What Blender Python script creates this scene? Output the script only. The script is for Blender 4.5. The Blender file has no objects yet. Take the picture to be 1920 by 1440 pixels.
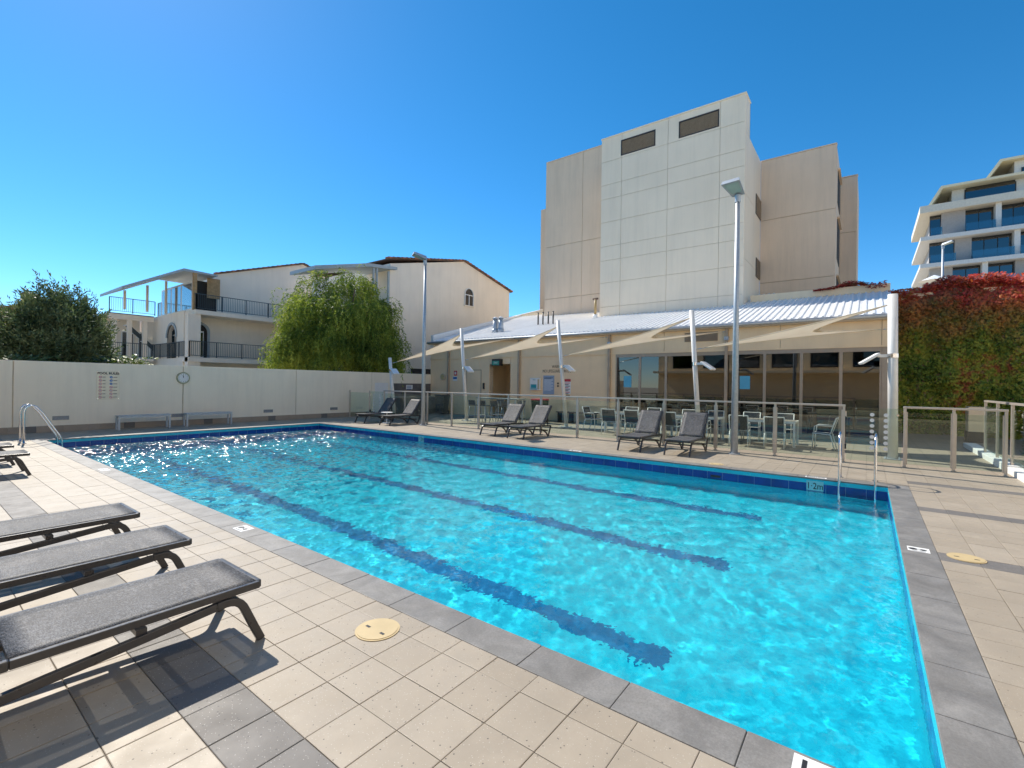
import bpy, bmesh, math, random
from mathutils import Vector, Matrix
random.seed(7)
sc = bpy.context.scene
COL = sc.collection
R_ = math.radians
# ------------------------------------------------------------------ camera
FPX, HC, VH, YAW, ROLL = 882.5, 1.685, 719.3, R_(37.06), 0.0143
FW = Vector((math.cos(YAW), math.sin(YAW), 0)); RT = Vector((math.sin(YAW), -math.cos(YAW), 0)); UP = Vector((0, 0, 1))
CAM = Vector((0, 0, HC))
cam = bpy.data.cameras.new('camera'); cam.sensor_width = 36; cam.lens = FPX / 1920 * 36
cam.clip_start = 0.05; cam.clip_end = 3000
co = bpy.data.objects.new('camera', cam); COL.objects.link(co); sc.camera = co
r_ = RT * math.cos(ROLL) + UP * math.sin(ROLL); u_ = UP * math.cos(ROLL) - RT * math.sin(ROLL)
co.matrix_world = Matrix(((r_.x, u_.x, -FW.x, 0), (r_.y, u_.y, -FW.y, 0), (r_.z, u_.z, -FW.z, HC), (0, 0, 0, 1)))
# ------------------------------------------------------------------ light
SUN_EL, SUN_AZ = R_(46), R_(81)          # azimuth counted from +x towards +y
world = bpy.data.worlds.new('World'); sc.world = world; world.use_nodes = True
wn = world.node_tree; wn.nodes.clear()
wo = wn.nodes.new('ShaderNodeOutputWorld'); wb = wn.nodes.new('ShaderNodeBackground')
sky = wn.nodes.new('ShaderNodeTexSky'); sky.sky_type = 'NISHITA'; sky.sun_disc = False
sky.sun_elevation = SUN_EL; sky.sun_rotation = R_(90) - SUN_AZ
sky.air_density = 0.7; sky.dust_density = 0.07; sky.ozone_density = 4.0
hs = wn.nodes.new('ShaderNodeHueSaturation'); hs.inputs['Saturation'].default_value = 1.30; hs.inputs['Hue'].default_value = 0.491
sg_ = wn.nodes.new('ShaderNodeGamma'); sg_.inputs[1].default_value = 0.98
wn.links.new(sky.outputs[0], sg_.inputs[0]); wn.links.new(sg_.outputs[0], hs.inputs['Color']); wn.links.new(hs.outputs[0], wb.inputs['Color'])
wb.inputs['Strength'].default_value = 0.085
wn.links.new(wb.outputs[0], wo.inputs['Surface'])
sl = bpy.data.lights.new('sun', 'SUN'); sl.energy = 2.5; sl.angle = R_(0.53); sl.color = (1, 0.93, 0.82)
so = bpy.data.objects.new('sun', sl); COL.objects.link(so); so.location = (5, 40, 60)
sd = Vector((math.cos(SUN_EL) * math.cos(SUN_AZ), math.cos(SUN_EL) * math.sin(SUN_AZ), math.sin(SUN_EL)))
so.rotation_euler = (-sd).to_track_quat('-Z', 'Y').to_euler()
sc.view_settings.view_transform = 'Standard'; sc.view_settings.look = 'None'
sc.view_settings.gamma = 1; sc.view_settings.exposure = 1.3; sc.view_settings.use_curve_mapping = False
cy = sc.cycles
sc.render.engine = 'CYCLES'
cy.use_denoising = True; cy.max_bounces = 10; cy.diffuse_bounces = 4; cy.glossy_bounces = 5
cy.transmission_bounces = 8; cy.transparent_max_bounces = 24
cy.caustics_refractive = True; cy.caustics_reflective = False; cy.sample_clamp_indirect = 6; cy.blur_glossy = 0.2

# ------------------------------------------------------------------ helpers
def ray(u, v):
    x = u - 960; y = v - VH
    ur = x * math.cos(ROLL) + y * math.sin(ROLL); vr = -x * math.sin(ROLL) + y * math.cos(ROLL)
    return FW + RT * (ur / FPX) - UP * (vr / FPX)
def G(u, v, z=0.0):
    d = ray(u, v); return CAM + d * ((z - HC) / d.z)
def PX(u, v, x):
    d = ray(u, v); return CAM + d * (x / d.x)
def PY(u, v, y):
    d = ray(u, v); return CAM + d * (y / d.y)
def depth(p):
    return (Vector(p) - CAM).dot(FW)
def in_view(p, m=0.12):
    q = Vector(p) - CAM; d = q.dot(FW)
    if d < 0.2: return False
    return abs(q.dot(RT) / d) < 1.088 + m and -0.95 - m < q.z / d < 0.95 + m

class MB:
    """collects faces in world coordinates; build() links them as one mesh object"""
    def __init__(s): s.v = []; s.f = []; s.mi = []; s.cur = 0
    def quad(s, *p):
        n = len(s.v); s.v += [tuple(q) for q in p]; s.f.append(tuple(range(n, n + len(p)))); s.mi.append(s.cur); return s
    def box(s, x0, x1, y0, y1, z0, z1, bottom=True):
        if x0 > x1: x0, x1 = x1, x0
        if y0 > y1: y0, y1 = y1, y0
        if z0 > z1: z0, z1 = z1, z0
        n = len(s.v)
        s.v += [(x0, y0, z0), (x1, y0, z0), (x1, y1, z0), (x0, y1, z0), (x0, y0, z1), (x1, y0, z1), (x1, y1, z1), (x0, y1, z1)]
        fs = [(4, 5, 6, 7), (0, 1, 5, 4), (1, 2, 6, 5), (2, 3, 7, 6), (3, 0, 4, 7)] + ([(3, 2, 1, 0)] if bottom else [])
        s.f += [tuple(n + i for i in f) for f in fs]; s.mi += [s.cur] * len(fs); return s
    def bar(s, a, b, w, h, up=(0, 0, 1)):
        """rectangular bar from a to b; w across, h along up"""
        a = Vector(a); b = Vector(b); t = (b - a).normalized(); upv = Vector(up)
        if abs(t.dot(upv)) > 0.98: upv = Vector((1, 0, 0))
        sx = t.cross(upv).normalized() * (w / 2); sy = sx.cross(t).normalized() * (h / 2)
        n = len(s.v)
        for p in (a, b):
            for k in ((-1, -1), (1, -1), (1, 1), (-1, 1)): s.v.append(tuple(p + sx * k[0] + sy * k[1]))
        fs = [(3, 2, 1, 0), (4, 5, 6, 7)] + [(i, (i + 1) % 4, 4 + (i + 1) % 4, 4 + i) for i in range(4)]
        s.f += [tuple(n + i for i in f) for f in fs]; s.mi += [s.cur] * 6; return s
    def tube(s, pts, r, seg=8, cap=True):
        pts = [Vector(p) for p in pts]; n0 = len(s.v); rs = r if isinstance(r, (list, tuple)) else [r] * len(pts)
        ref = None
        for i, p in enumerate(pts):
            t = ((pts[min(i + 1, len(pts) - 1)] - pts[max(i - 1, 0)])).normalized()
            if ref is None:
                ref = Vector((0, 0, 1)) if abs(t.z) < 0.9 else Vector((1, 0, 0))
            a = t.cross(ref).normalized(); ref = a.cross(t).normalized()
            for k in range(seg):
                an = 2 * math.pi * k / seg; s.v.append(tuple(p + (a * math.cos(an) + ref * math.sin(an)) * rs[i]))
        for i in range(len(pts) - 1):
            for k in range(seg):
                k2 = (k + 1) % seg; a = n0 + i * seg
                s.f.append((a + k, a + k2, a + seg + k2, a + seg + k)); s.mi.append(s.cur)
        if cap:
            s.f.append(tuple(n0 + k for k in reversed(range(seg)))); s.mi.append(s.cur)
            s.f.append(tuple(n0 + (len(pts) - 1) * seg + k for k in range(seg))); s.mi.append(s.cur)
        return s
    def prism(s, poly, vec):
        """polygon (list of points) extruded by vec"""
        vec = Vector(vec); n = len(s.v); m = len(poly)
        s.v += [tuple(p) for p in poly] + [tuple(Vector(p) + vec) for p in poly]
        s.f.append(tuple(n + i for i in reversed(range(m)))); s.f.append(tuple(n + m + i for i in range(m))); s.mi += [s.cur] * 2
        for i in range(m):
            j = (i + 1) % m; s.f.append((n + i, n + j, n + m + j, n + m + i)); s.mi.append(s.cur)
        return s
    def sweep(s, pts, y, w, h):
        """rectangular section swept along (x, z) points at a given y, with mitred joints"""
        n0 = len(s.v); P = [Vector((p[0], 0, p[1])) for p in pts]
        for i, p in enumerate(P):
            t0 = (P[i] - P[i - 1]).normalized() if i else (P[1] - P[0]).normalized()
            t1 = (P[i + 1] - P[i]).normalized() if i < len(P) - 1 else t0
            t = (t0 + t1).normalized(); nn = Vector((-t.z, 0, t.x)) * (h / 2 / max(0.5, t.dot(t0)))
            for k in ((-1, -1), (1, -1), (1, 1), (-1, 1)): s.v.append((p.x + nn.x * k[1], y + k[0] * w / 2, p.z + nn.z * k[1]))
        for i in range(len(P) - 1):
            q = n0 + 4 * i
            for k in range(4): s.f.append((q + k, q + (k + 1) % 4, q + 4 + (k + 1) % 4, q + 4 + k)); s.mi.append(s.cur)
        s.f.append((n0 + 3, n0 + 2, n0 + 1, n0)); q = n0 + 4 * (len(P) - 1); s.f.append((q, q + 1, q + 2, q + 3)); s.mi += [s.cur] * 2
        return s
    def disc(s, c, r, axis=(0, 0, 1), seg=24, h=0.004):
        c = Vector(c); ax = Vector(axis).normalized(); ref = Vector((1, 0, 0)) if abs(ax.x) < 0.9 else Vector((0, 1, 0))
        a = ax.cross(ref).normalized(); b = ax.cross(a)
        return s.prism([c + (a * math.cos(2 * math.pi * k / seg) + b * math.sin(2 * math.pi * k / seg)) * r for k in range(seg)], ax * h)
    def build(s, name, mats, parent=None, smooth=False, bevel=0, origin=None):
        o = Vector(origin) if origin is not None else (root_loc(parent) if parent else Vector((0, 0, 0)))
        me = bpy.data.meshes.new(name)
        me.from_pydata([tuple(Vector(p) - o) for p in s.v], [], s.f)
        if not isinstance(mats, (list, tuple)): mats = [mats]
        for m in mats: me.materials.append(m)
        if len(mats) > 1: me.polygons.foreach_set('material_index', s.mi)
        if smooth: me.polygons.foreach_set('use_smooth', [True] * len(s.f))
        bm = bmesh.new(); bm.from_mesh(me); bmesh.ops.recalc_face_normals(bm, faces=bm.faces); bm.to_mesh(me); bm.free()
        ob = bpy.data.objects.new(name, me); COL.objects.link(ob)
        if parent: ob.parent = parent
        else: ob.location = o
        if bevel:
            b = ob.modifiers.new('bevel', 'BEVEL'); b.width = bevel; b.segments = 2; b.limit_method = 'ANGLE'
        return ob

def root_loc(o):
    while o.parent: o = o.parent
    return Vector(o.location)
def tag(o, label=None, cat=None, group=None, kind=None):
    if label: o['label'] = label
    if cat: o['category'] = cat
    if group: o['group'] = group
    if kind: o['kind'] = kind
    return o
def thing(name, label, cat, loc=(0, 0, 0), group=None, rz=0):
    o = bpy.data.objects.new(name, None); COL.objects.link(o); o.empty_display_size = 0.2
    o.location = loc; o.rotation_euler = (0, 0, rz)
    return tag(o, label, cat, group)
def copy_tree(o, parent=None):
    c = o.copy(); COL.objects.link(c)
    if parent: c.parent = parent
    for ch in list(o.children): copy_tree(ch, c)
    return c
def place(root, used, loc, rz=0, label=None):
    """first use moves the original, later uses copy it with all its parts"""
    o = root if not used else copy_tree(root)
    used.append(1); o.location = loc; o.rotation_euler = (0, 0, rz)
    if label: o['label'] = label
    return o
def text_mesh(body, size, loc, xdir, ydir, mat, name='lettering', parent=None, align='CENTER', depth_=0.002, bold=0.0, width=None):
    cu = bpy.data.curves.new('txt', 'FONT'); cu.body = body; cu.size = size; cu.align_x = align; cu.align_y = 'CENTER'
    cu.extrude = depth_; cu.offset = bold; cu.resolution_u = 3
    ob = bpy.data.objects.new('txt', cu); COL.objects.link(ob)
    dg = bpy.context.evaluated_depsgraph_get(); me = bpy.data.meshes.new_from_object(ob.evaluated_get(dg))
    bpy.data.objects.remove(ob); bpy.data.curves.remove(cu)
    if width:
        xs_w = [v.co.x for v in me.vertices]; k_ = width / (max(xs_w) - min(xs_w)); me.transform(Matrix.Diagonal((k_, 1, 1, 1)))
    xd = Vector(xdir).normalized(); yd = Vector(ydir).normalized(); zd = xd.cross(yd)
    o0 = root_loc(parent) if parent else Vector((0, 0, 0)); L = Vector(loc) - o0
    me.transform(Matrix(((xd.x, yd.x, zd.x, L.x), (xd.y, yd.y, zd.y, L.y), (xd.z, yd.z, zd.z, L.z), (0, 0, 0, 1))))
    me.materials.clear(); me.materials.append(mat); me.name = name
    o = bpy.data.objects.new(name, me); COL.objects.link(o)
    if parent: o.parent = parent
    return o

# ------------------------------------------------------------------ materials
class NT:
    def __init__(s, name):
        s.m = bpy.data.materials.new(name); s.m.use_nodes = True; s.t = s.m.node_tree; s.t.nodes.clear()
        s.out = s.n('OutputMaterial'); s._pos = None
    def n(s, typ, **kw):
        x = s.t.nodes.new('ShaderNode' + typ)
        for k, v in kw.items():
            if k in x.inputs: s.put(x, k, v)
            else: setattr(x, k, v)
        return x
    def put(s, node, key, val):
        if isinstance(val, bpy.types.NodeSocket): s.t.links.new(val, node.inputs[key])
        else:
            if isinstance(val, tuple) and len(val) == 3 and node.inputs[key].type == 'RGBA': val = val + (1,)
            node.inputs[key].default_value = val
    def pos(s):
        if s._pos is None: s._pos = s.n('NewGeometry').outputs['Position']
        return s._pos
    def objpos(s): return s.n('TexCoord').outputs['Object']
    def noise(s, scale, detail=3, rough=0.55, vec=None, dist=0):
        x = s.n('TexNoise', Scale=float(scale), Detail=float(detail), Roughness=float(rough), Distortion=float(dist))
        s.put(x, 'Vector', vec if vec is not None else s.pos()); return x.outputs['Fac']
    def scalev(s, vec, sx):
        x = s.n('VectorMath', operation='MULTIPLY'); s.put(x, 0, vec); x.inputs[1].default_value = sx; return x.outputs[0]
    def ramp(s, fac, stops):
        x = s.n('ValToRGB'); s.put(x, 'Fac', fac); e = x.color_ramp.elements
        while len(e) > 1: e.remove(e[-1])
        e[0].position = stops[0][0]; e[0].color = tuple(stops[0][1]) + ((1,) if len(stops[0][1]) == 3 else ())
        for p, c in stops[1:]:
            k = e.new(p); k.color = tuple(c) + ((1,) if len(c) == 3 else ())
        return x.outputs['Color']
    def mix(s, fac, a, b, typ='MIX'):
        x = s.n('MixRGB', blend_type=typ); s.put(x, 'Fac', fac); s.put(x, 'Color1', a); s.put(x, 'Color2', b); return x.outputs[0]
    def math(s, op, a, b=None, c=None):
        x = s.n('Math', operation=op); s.put(x, 0, a)
        if b is not None: s.put(x, 1, b)
        if c is not None: s.put(x, 2, c)
        return x.outputs[0]
    def bump(s, h, strength=0.3, dist=0.01, normal=None):
        x = s.n('Bump', Strength=float(strength), Distance=float(dist)); s.put(x, 'Height', h)
        if normal is not None: s.put(x, 'Normal', normal)
        return x.outputs[0]
    def bsdf(s, color, rough=0.6, metal=0.0, normal=None, spec=0.5, **kw):
        x = s.n('BsdfPrincipled'); s.put(x, 'Base Color', color); s.put(x, 'Roughness', rough); s.put(x, 'Metallic', metal)
        s.put(x, 'Specular IOR Level', spec)
        if normal is not None: s.put(x, 'Normal', normal)
        for k, v in kw.items(): s.put(x, k, v)
        s.t.links.new(x.outputs[0], s.out.inputs['Surface']); return x
def plain(name, c, rough=0.5, metal=0.0, var=0.08, scale=6, bump=0.0, bscale=60, spec=0.5, grime=0.0):
    t = NT(name); f = t.noise(scale, 4)
    lo = tuple(max(0, k * (1 - var)) for k in c); hi = tuple(min(1, k * (1 + var)) for k in c)
    col = t.ramp(f, [(0.3, lo), (0.7, hi)])
    if grime:
        g = t.noise(1.5, 6, 0.75, vec=t.scalev(t.pos(), (1.6, 1.6, 0.12)))
        col = t.mix(t.ramp(g, [(0.46, (0, 0, 0)), (0.72, (grime,) * 3)]), col, tuple(k * 0.62 for k in c))
    rr = t.ramp(t.noise(scale * 3, 3), [(0.3, (max(0, rough - 0.06),) * 3), (0.7, (min(1, rough + 0.06),) * 3)])
    n = t.bump(t.noise(bscale, 4), bump, 0.005) if bump else None
    t.bsdf(col, rr, metal, n, spec); return t.m
def tilemat(name, a, b, speck_dark, speck_light, rough):
    t = NT(name)
    p = t.scalev(t.n('VectorMath', operation='ADD').outputs[0], (1, 1, 1)) if False else t.pos()
    off = t.n('VectorMath', operation='ADD'); t.put(off, 0, p); off.inputs[1].default_value = (0.002 + 0.3 * 20, 0.0 + 0.3 * 20, 10.0)
    fl = t.n('VectorMath', operation='FLOOR'); t.put(fl, 0, t.scalev(off.outputs[0], (1 / 0.3, 1 / 0.3, 0)))
    wnz = t.n('TexWhiteNoise', noise_dimensions='3D'); t.put(wnz, 'Vector', fl.outputs[0])
    col = t.mix(wnz.outputs['Value'], a, b)
    col = t.mix(t.ramp(t.noise(2.2, 6, 0.7), [(0.35, (0, 0, 0)), (0.75, (0.45,) * 3)]), col, tuple(k * 0.8 for k in a))
    vo = t.n('TexVoronoi', Scale=48.0); t.put(vo, 'Vector', p)
    sp = t.math('MULTIPLY', t.math('LESS_THAN', vo.outputs['Distance'], 0.17), t.math('GREATER_THAN', t.n('SeparateColor').outputs[0], 0.0)) if False else t.math('LESS_THAN', vo.outputs['Distance'], 0.20)
    sel = t.n('SeparateColor'); t.put(sel, 0, vo.outputs['Color'])
    sp = t.math('MULTIPLY', sp, t.math('GREATER_THAN', sel.outputs[0], 0.86))
    col = t.mix(sp, col, speck_dark)
    vo2 = t.n('TexVoronoi', Scale=95.0); t.put(vo2, 'Vector', p)
    sel2 = t.n('SeparateColor'); t.put(sel2, 0, vo2.outputs['Color'])
    sp2 = t.math('MULTIPLY', t.math('LESS_THAN', vo2.outputs['Distance'], 0.22), t.math('GREATER_THAN', sel2.outputs[1], 0.72))
    col = t.mix(sp2, col, speck_light)
    col = t.mix(t.ramp(t.noise(330, 3), [(0.3, (0.16,) * 3), (0.7, (0, 0, 0))]), col, tuple(k * 0.55 for k in a))
    st_ = t.noise(0.55, 7, 0.72, dist=0.8)
    col = t.mix(t.ramp(st_, [(0.46, (0, 0, 0)), (0.62, (0.34,) * 3)]), col, tuple(k * 0.74 for k in a))
    col = t.mix(t.ramp(t.noise(1.4, 5, 0.7), [(0.54, (0, 0, 0)), (0.70, (0.25,) * 3)]), col, tuple(min(1, k * 1.22) for k in b))
    h = t.math('SUBTRACT', t.noise(210, 3), sp)
    t.bsdf(col, t.ramp(t.noise(5, 4), [(0.3, (rough - 0.1,) * 3), (0.7, (rough + 0.08,) * 3)]), 0, t.bump(h, 0.25, 0.003), 0.45); return t.m
def leafmat(name, stops, scale=0.9, rough=0.5, trans=0.35, zsplit=None, hue=None):
    t = NT(name)
    f = t.math('ADD', t.math('MULTIPLY', t.noise(scale, 3), 0.55), t.math('MULTIPLY', t.noise(scale * 9, 2), 0.45))
    col = t.ramp(f, stops)
    if zsplit:
        sx = t.n('SeparateXYZ'); t.put(sx, 0, t.pos())
        z = t.math('ADD', sx.outputs['Z'], t.math('MULTIPLY', t.math('SUBTRACT', t.noise(1.1, 4, 0.7), 0.5), zsplit[2]))
        k = t.n('MapRange'); t.put(k, 'Value', z); k.inputs['From Min'].default_value = zsplit[0]; k.inputs['From Max'].default_value = zsplit[1]
        col2 = t.ramp(f, zsplit[3])
        col = t.mix(k.outputs[0], col, col2)
    b = t.n('BsdfPrincipled'); t.put(b, 'Base Color', col); t.put(b, 'Roughness', rough); t.put(b, 'Specular IOR Level', 0.4)
    tr = t.n('BsdfTranslucent'); t.put(tr, 'Color', t.mix(0.5, col, (1, 1, 0.3), 'MULTIPLY'))
    mx = t.n('MixShader'); mx.inputs[0].default_value = trans
    t.t.links.new(b.outputs[0], mx.inputs[1]); t.t.links.new(tr.outputs[0], mx.inputs[2]); t.t.links.new(mx.outputs[0], t.out.inputs['Surface'])
    return t.m
def glassmat(name, tint, refl=1.0, rough=0.0, base=0.04):
    t = NT(name)
    tr = t.n('BsdfTransparent', Color=tint); gl = t.n('BsdfGlossy', Roughness=rough, Color=(1, 1, 1))
    fr = t.n('Fresnel'); mx = t.n('MixShader')
    bf = t.n('NewGeometry').outputs['Backfacing']        # a thin pane: treat both faces as air to glass
    t.put(fr, 'IOR', t.math('MULTIPLY_ADD', bf, 1 / 1.5 - 1.5, 1.5))
    t.put(mx, 0, t.math('ADD', t.math('MULTIPLY', fr.outputs[0], refl), base - 0.04))
    t.t.links.new(tr.outputs[0], mx.inputs[1]); t.t.links.new(gl.outputs[0], mx.inputs[2]); t.t.links.new(mx.outputs[0], t.out.inputs['Surface'])
    return t.m

mt = {}
mt['tile'] = tilemat('paver_beige', (0.345, 0.29, 0.22), (0.395, 0.337, 0.262), (0.10, 0.085, 0.07), (0.50,0.45,0.38), 0.54)
mt['tile_grey'] = tilemat('paver_grey', (0.155, 0.143, 0.13), (0.185, 0.172, 0.158), (0.06, 0.06, 0.06), (0.42, 0.40, 0.38), 0.62)
mt['grout'] = plain('grout', (0.25, 0.21, 0.165), 0.9, var=0.15, scale=12)
t = NT('coping_granite')
cg = t.ramp(t.math('ADD', t.math('MULTIPLY', t.noise(2.6, 6, 0.7, dist=0.6), 0.62), t.math('MULTIPLY', t.noise(70, 4, 0.8), 0.38)), [(0.34, (0.125, 0.12, 0.112)), (0.50, (0.185, 0.178, 0.168)), (0.66, (0.28, 0.27, 0.255))])
t.bsdf(cg, t.ramp(t.noise(4, 4), [(0.3, (0.46,) * 3), (0.7, (0.68,) * 3)]), 0, t.bump(t.noise(160, 4, 0.7), 0.35, 0.004), 0.45)
mt['coping'] = t.m
mt['ground'] = plain('ground_paving', (0.50, 0.42, 0.31), 0.9, var=0.15, scale=1.5, bump=0.2)
# ================================================================== SETTING: ground, deck, pool, water
PX0, PX1, PY0, PY1 = 2.555, 10.47, -0.304, 17.63      # pool opening
YW, XF, XB = 20.03, 13.34, 18.8                       # boundary wall face, pool fence, facade
COP = 0.274
gm = MB()
for (x0, x1, y0, y1) in ((-400, PX0 - 0.05, -700, 900), (PX1 + 0.05, 900, -700, 900), (PX0 - 0.05, PX1 + 0.05, -700, PY0 - 0.05), (PX0 - 0.05, PX1 + 0.05, PY1 + 0.05, 900)):
    gm.quad((x0, y0, -0.05), (x1, y0, -0.05), (x1, y1, -0.05), (x0, y1, -0.05))
tag(gm.build('ground', mt['ground']), kind='structure')
# deck bed: a mortar sheet whose colour shows in the joints
dk = MB()
DX0, DX1, DY0, DY1 = -6.0, XF - 0.06, -9.0, YW
for (x0, x1, y0, y1) in ((DX0, PX0, DY0, DY1), (PX1, DX1, DY0, DY1), (PX0, PX1, DY0, PY0), (PX0, PX1, PY1, DY1)):
    dk.quad((x0, y0, -0.006), (x1, y0, -0.006), (x1, y1, -0.006), (x0, y1, -0.006))
deck = tag(dk.build('pool_deck', mt['grout']), kind='structure')
# paver grid: lines at x = 2.098 - 0.3k and y = 1.5 + 0.3k, cut where they meet the coping
def cells(lo, hi, off, holes):
    """1-D cells of the 0.3 m grid between lo and hi, split at the hole edges"""
    k = math.floor((lo - off) / 0.3); out = []
    while off + 0.3 * k < hi - 1e-6:
        out.append((max(lo, off + 0.3 * k), min(hi, off + 0.3 * (k + 1)))); k += 1
    return out
O0, O1, Q0, Q1 = PX0 - COP, PX1 + COP, PY0 - COP - 0.02, PY1 + COP
tiles = []
def region(x0, x1, y0, y1, ox=2.098, oy=1.5):
    for a in cells(x0, x1, ox, None):
        for b in cells(y0, y1, oy, None):
            if a[1] - a[0] < 0.03 or b[1] - b[0] < 0.03: continue
            tiles.append((a[0], a[1], b[0], b[1]))
region(DX0, O0, DY0, DY1)
region(O1, DX1, DY0, DY1, ox=O1)
region(O0, O1, DY0, Q0, oy=Q0)
region(O0, O1, Q1, DY1, oy=Q1)
def is_grey(x0, x1, y0, y1):
    cx, cyy = (x0 + x1) / 2, (y0 + y1) / 2
    if cyy < Q0 or (cx > O0 and cyy < Q0):
        return cx > O0 and (6.17 < cx < 6.48 or 8.60 < cx < 8.90 or 11.0 < cx < 11.30) and cyy < Q0
    return 0.89 < cx < 1.20
def apparent(t):
    cx, cyy = (t[0] + t[1]) / 2, (t[2] + t[3]) / 2
    p = Vector((cx, cyy, 0))
    if not in_view(p, 0.04): return 0
    d = depth(p); return (t[1] - t[0]) * (t[3] - t[2]) * HC / d ** 3
tiles.sort(key=apparent, reverse=True)
def tile_mesh(w, h, mat):
    me = bpy.data.meshes.new('paving_tile'); g = 0.002; b = 0.003
    a, c = w / 2 - g, h / 2 - g
    vs = [(-a, -c, -0.02), (a, -c, -0.02), (a, c, -0.02), (-a, c, -0.02), (-a, -c, -b / 2), (a, -c, -b / 2), (a, c, -b / 2), (-a, c, -b / 2),
          (-a + b, -c + b, 0), (a - b, -c + b, 0), (a - b, c - b, 0), (-a + b, c - b, 0)]
    fs = [(8, 9, 10, 11)] + [(i, (i + 1) % 4, 4 + (i + 1) % 4, 4 + i) for i in range(4)] + [(4 + i, 4 + (i + 1) % 4, 8 + (i + 1) % 4, 8 + i) for i in range(4)]
    me.from_pydata(vs, [], fs); me.materials.append(mat); return me
cache = {}
for t in tiles[:300]:
    w, h, gy = round(t[1] - t[0], 4), round(t[3] - t[2], 4), is_grey(*t)
    key = (w, h, gy)
    if key not in cache: cache[key] = tile_mesh(w, h, mt['tile_grey' if gy else 'tile'])
    o = bpy.data.objects.new('paving_tile', cache[key]); COL.objects.link(o); o.parent = deck
    o.location = ((t[0] + t[1]) / 2, (t[2] + t[3]) / 2, random.uniform(-0.0012, 0.0012))
    o.rotation_euler = (random.uniform(-.0016, .0016), random.uniform(-.0016, .0016), 0)
tf = MB()
for t in tiles[300:]:
    if t[0] > 30: continue
    tf.cur = 1 if is_grey(*t) else 0; g = 0.002
    tf.box(t[0] + g, t[1] - g, t[2] + g, t[3] - g, -0.02, random.uniform(-0.0012, 0.0012), bottom=False)
tag(tf.build('paving_tile_field', [mt['tile'], mt['tile_grey']], deck), kind='stuff')
# coping stones, one by one, overhanging the pool edge slightly
def coping(x0, x1, y0, y1):
    MB().box(x0 + .002, x1 - .002, y0 + .002, y1 - .002, -0.026, random.uniform(0, 0.0015)).build('coping_stone', mt['coping'], deck, bevel=0.004)
OV = 0.004
y = 0.452 - 0.603
ys = [Q0 + 0.0]
while y < Q1 - 0.1:
    if y > Q0 + 0.1: ys.append(y)
    y += 0.603
ys.append(Q1)
for a, b in zip(ys[:-1], ys[1:]):
    coping(O0, PX0 + OV, a, b); coping(PX1 - OV, O1, a, b)
x = 3.31 - 0.6; xs = [PX0 + OV]
while x < PX1 - 0.15:
    if x > PX0 + 0.15: xs.append(x)
    x += 0.597
xs.append(PX1 - OV)
for a, b in zip(xs[:-1], xs[1:]):
    coping(a, b, Q0, PY0 + OV); coping(a, b, PY1 - OV, Q1)

# ---- basin
def mosaic(name, c0, c1, size=0.026):
    t = NT(name); p = t.pos()
    br = t.n('TexWhiteNoise', noise_dimensions='3D')
    fl = t.n('VectorMath', operation='FLOOR'); t.put(fl, 0, t.scalev(p, (1 / size,) * 3)); t.put(br, 'Vector', fl.outputs[0])
    col = t.mix(br.outputs['Value'], c0, c1)
    t.bsdf(col, 0.3, 0); return t.m
mt['basin'] = mosaic('basin_mosaic_aqua', (0.01, 0.62, 0.77), (0.025, 0.76, 0.88))
mt['lane'] = mosaic('lane_mosaic_blue', (0.006, 0.17, 0.36), (0.010, 0.23, 0.45))
mt['wl_tile'] = plain('waterline_tile_navy', (0.012, 0.055, 0.27), 0.18, var=0.25, scale=2.5)
mt['edge_tile'] = plain('edge_tile_turquoise', (0.03, 0.50, 0.62), 0.25, var=0.1, scale=2)
mt['wl_grout'] = plain('pool_grout_pale', (0.28, 0.42, 0.55), 0.7)
ZF, ZWTR = -1.45, -0.225
bs = MB()
bs.quad((PX0, PY0, ZF), (PX1, PY0, ZF), (PX1, PY1, ZF), (PX0, PY1, ZF))
for a, b in (((PX0, PY0), (PX1, PY0)), ((PX1, PY0), (PX1, PY1)), ((PX1, PY1), (PX0, PY1)), ((PX0, PY1), (PX0, PY0))):
    bs.quad((a[0], a[1], ZF), (b[0], b[1], ZF), (b[0], b[1], -0.026), (a[0], a[1], -0.026))
basin = tag(bs.build('pool_basin', mt['basin']), kind='structure')
for lx in (4.30, 6.60, 8.95):
    m = MB()
    m.box(lx - 0.14, lx + 0.14, 1.42, 16.3, ZF + 0.002, ZF + 0.006, bottom=False)
    m.build('lane_line', mt['lane'], basin)
# waterline tiles: a turquoise course above a navy course, each tile on its own
wt = 0.005
def wl(kind, axis, s0, s1, w, sgn, z0, z1, mat):
    m = MB(); g = 0.003
    if axis == 'y': m.box(w, w + sgn * wt, s0 + g, s1 - g, z0, z1)
    else: m.box(s0 + g, s1 - g, w, w + sgn * wt, z0, z1)
    m.build(kind, mat, basin)
gb = MB()
gb.box(PX1 - 0.0024, PX1 - 0.0004, PY0, PY1, -0.40, -0.028).box(PX0 + 0.0004, PX0 + 0.0024, PY0, PY1, -0.40, -0.028)
gb.box(PX0 + 0.003, PX1 - 0.003, PY1 - 0.0024, PY1 - 0.0004, -0.40, -0.028).box(PX0 + 0.003, PX1 - 0.003, PY0 + 0.0004, PY0 + 0.0024, -0.40, -0.028)
gb.build('waterline_grout', mt['wl_grout'], basin)
n = 60
for k in range(n):
    a = PY0 + (PY1 - PY0) * k / n; b = PY0 + (PY1 - PY0) * (k + 1) / n
    wl('waterline_tile', 'y', a, b, PX1, -1, -0.395, -0.100, mt['wl_tile'])
    wl('waterline_tile', 'y', a, b, PX0, 1, -0.395, -0.100, mt['wl_tile'])
n = 26
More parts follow.
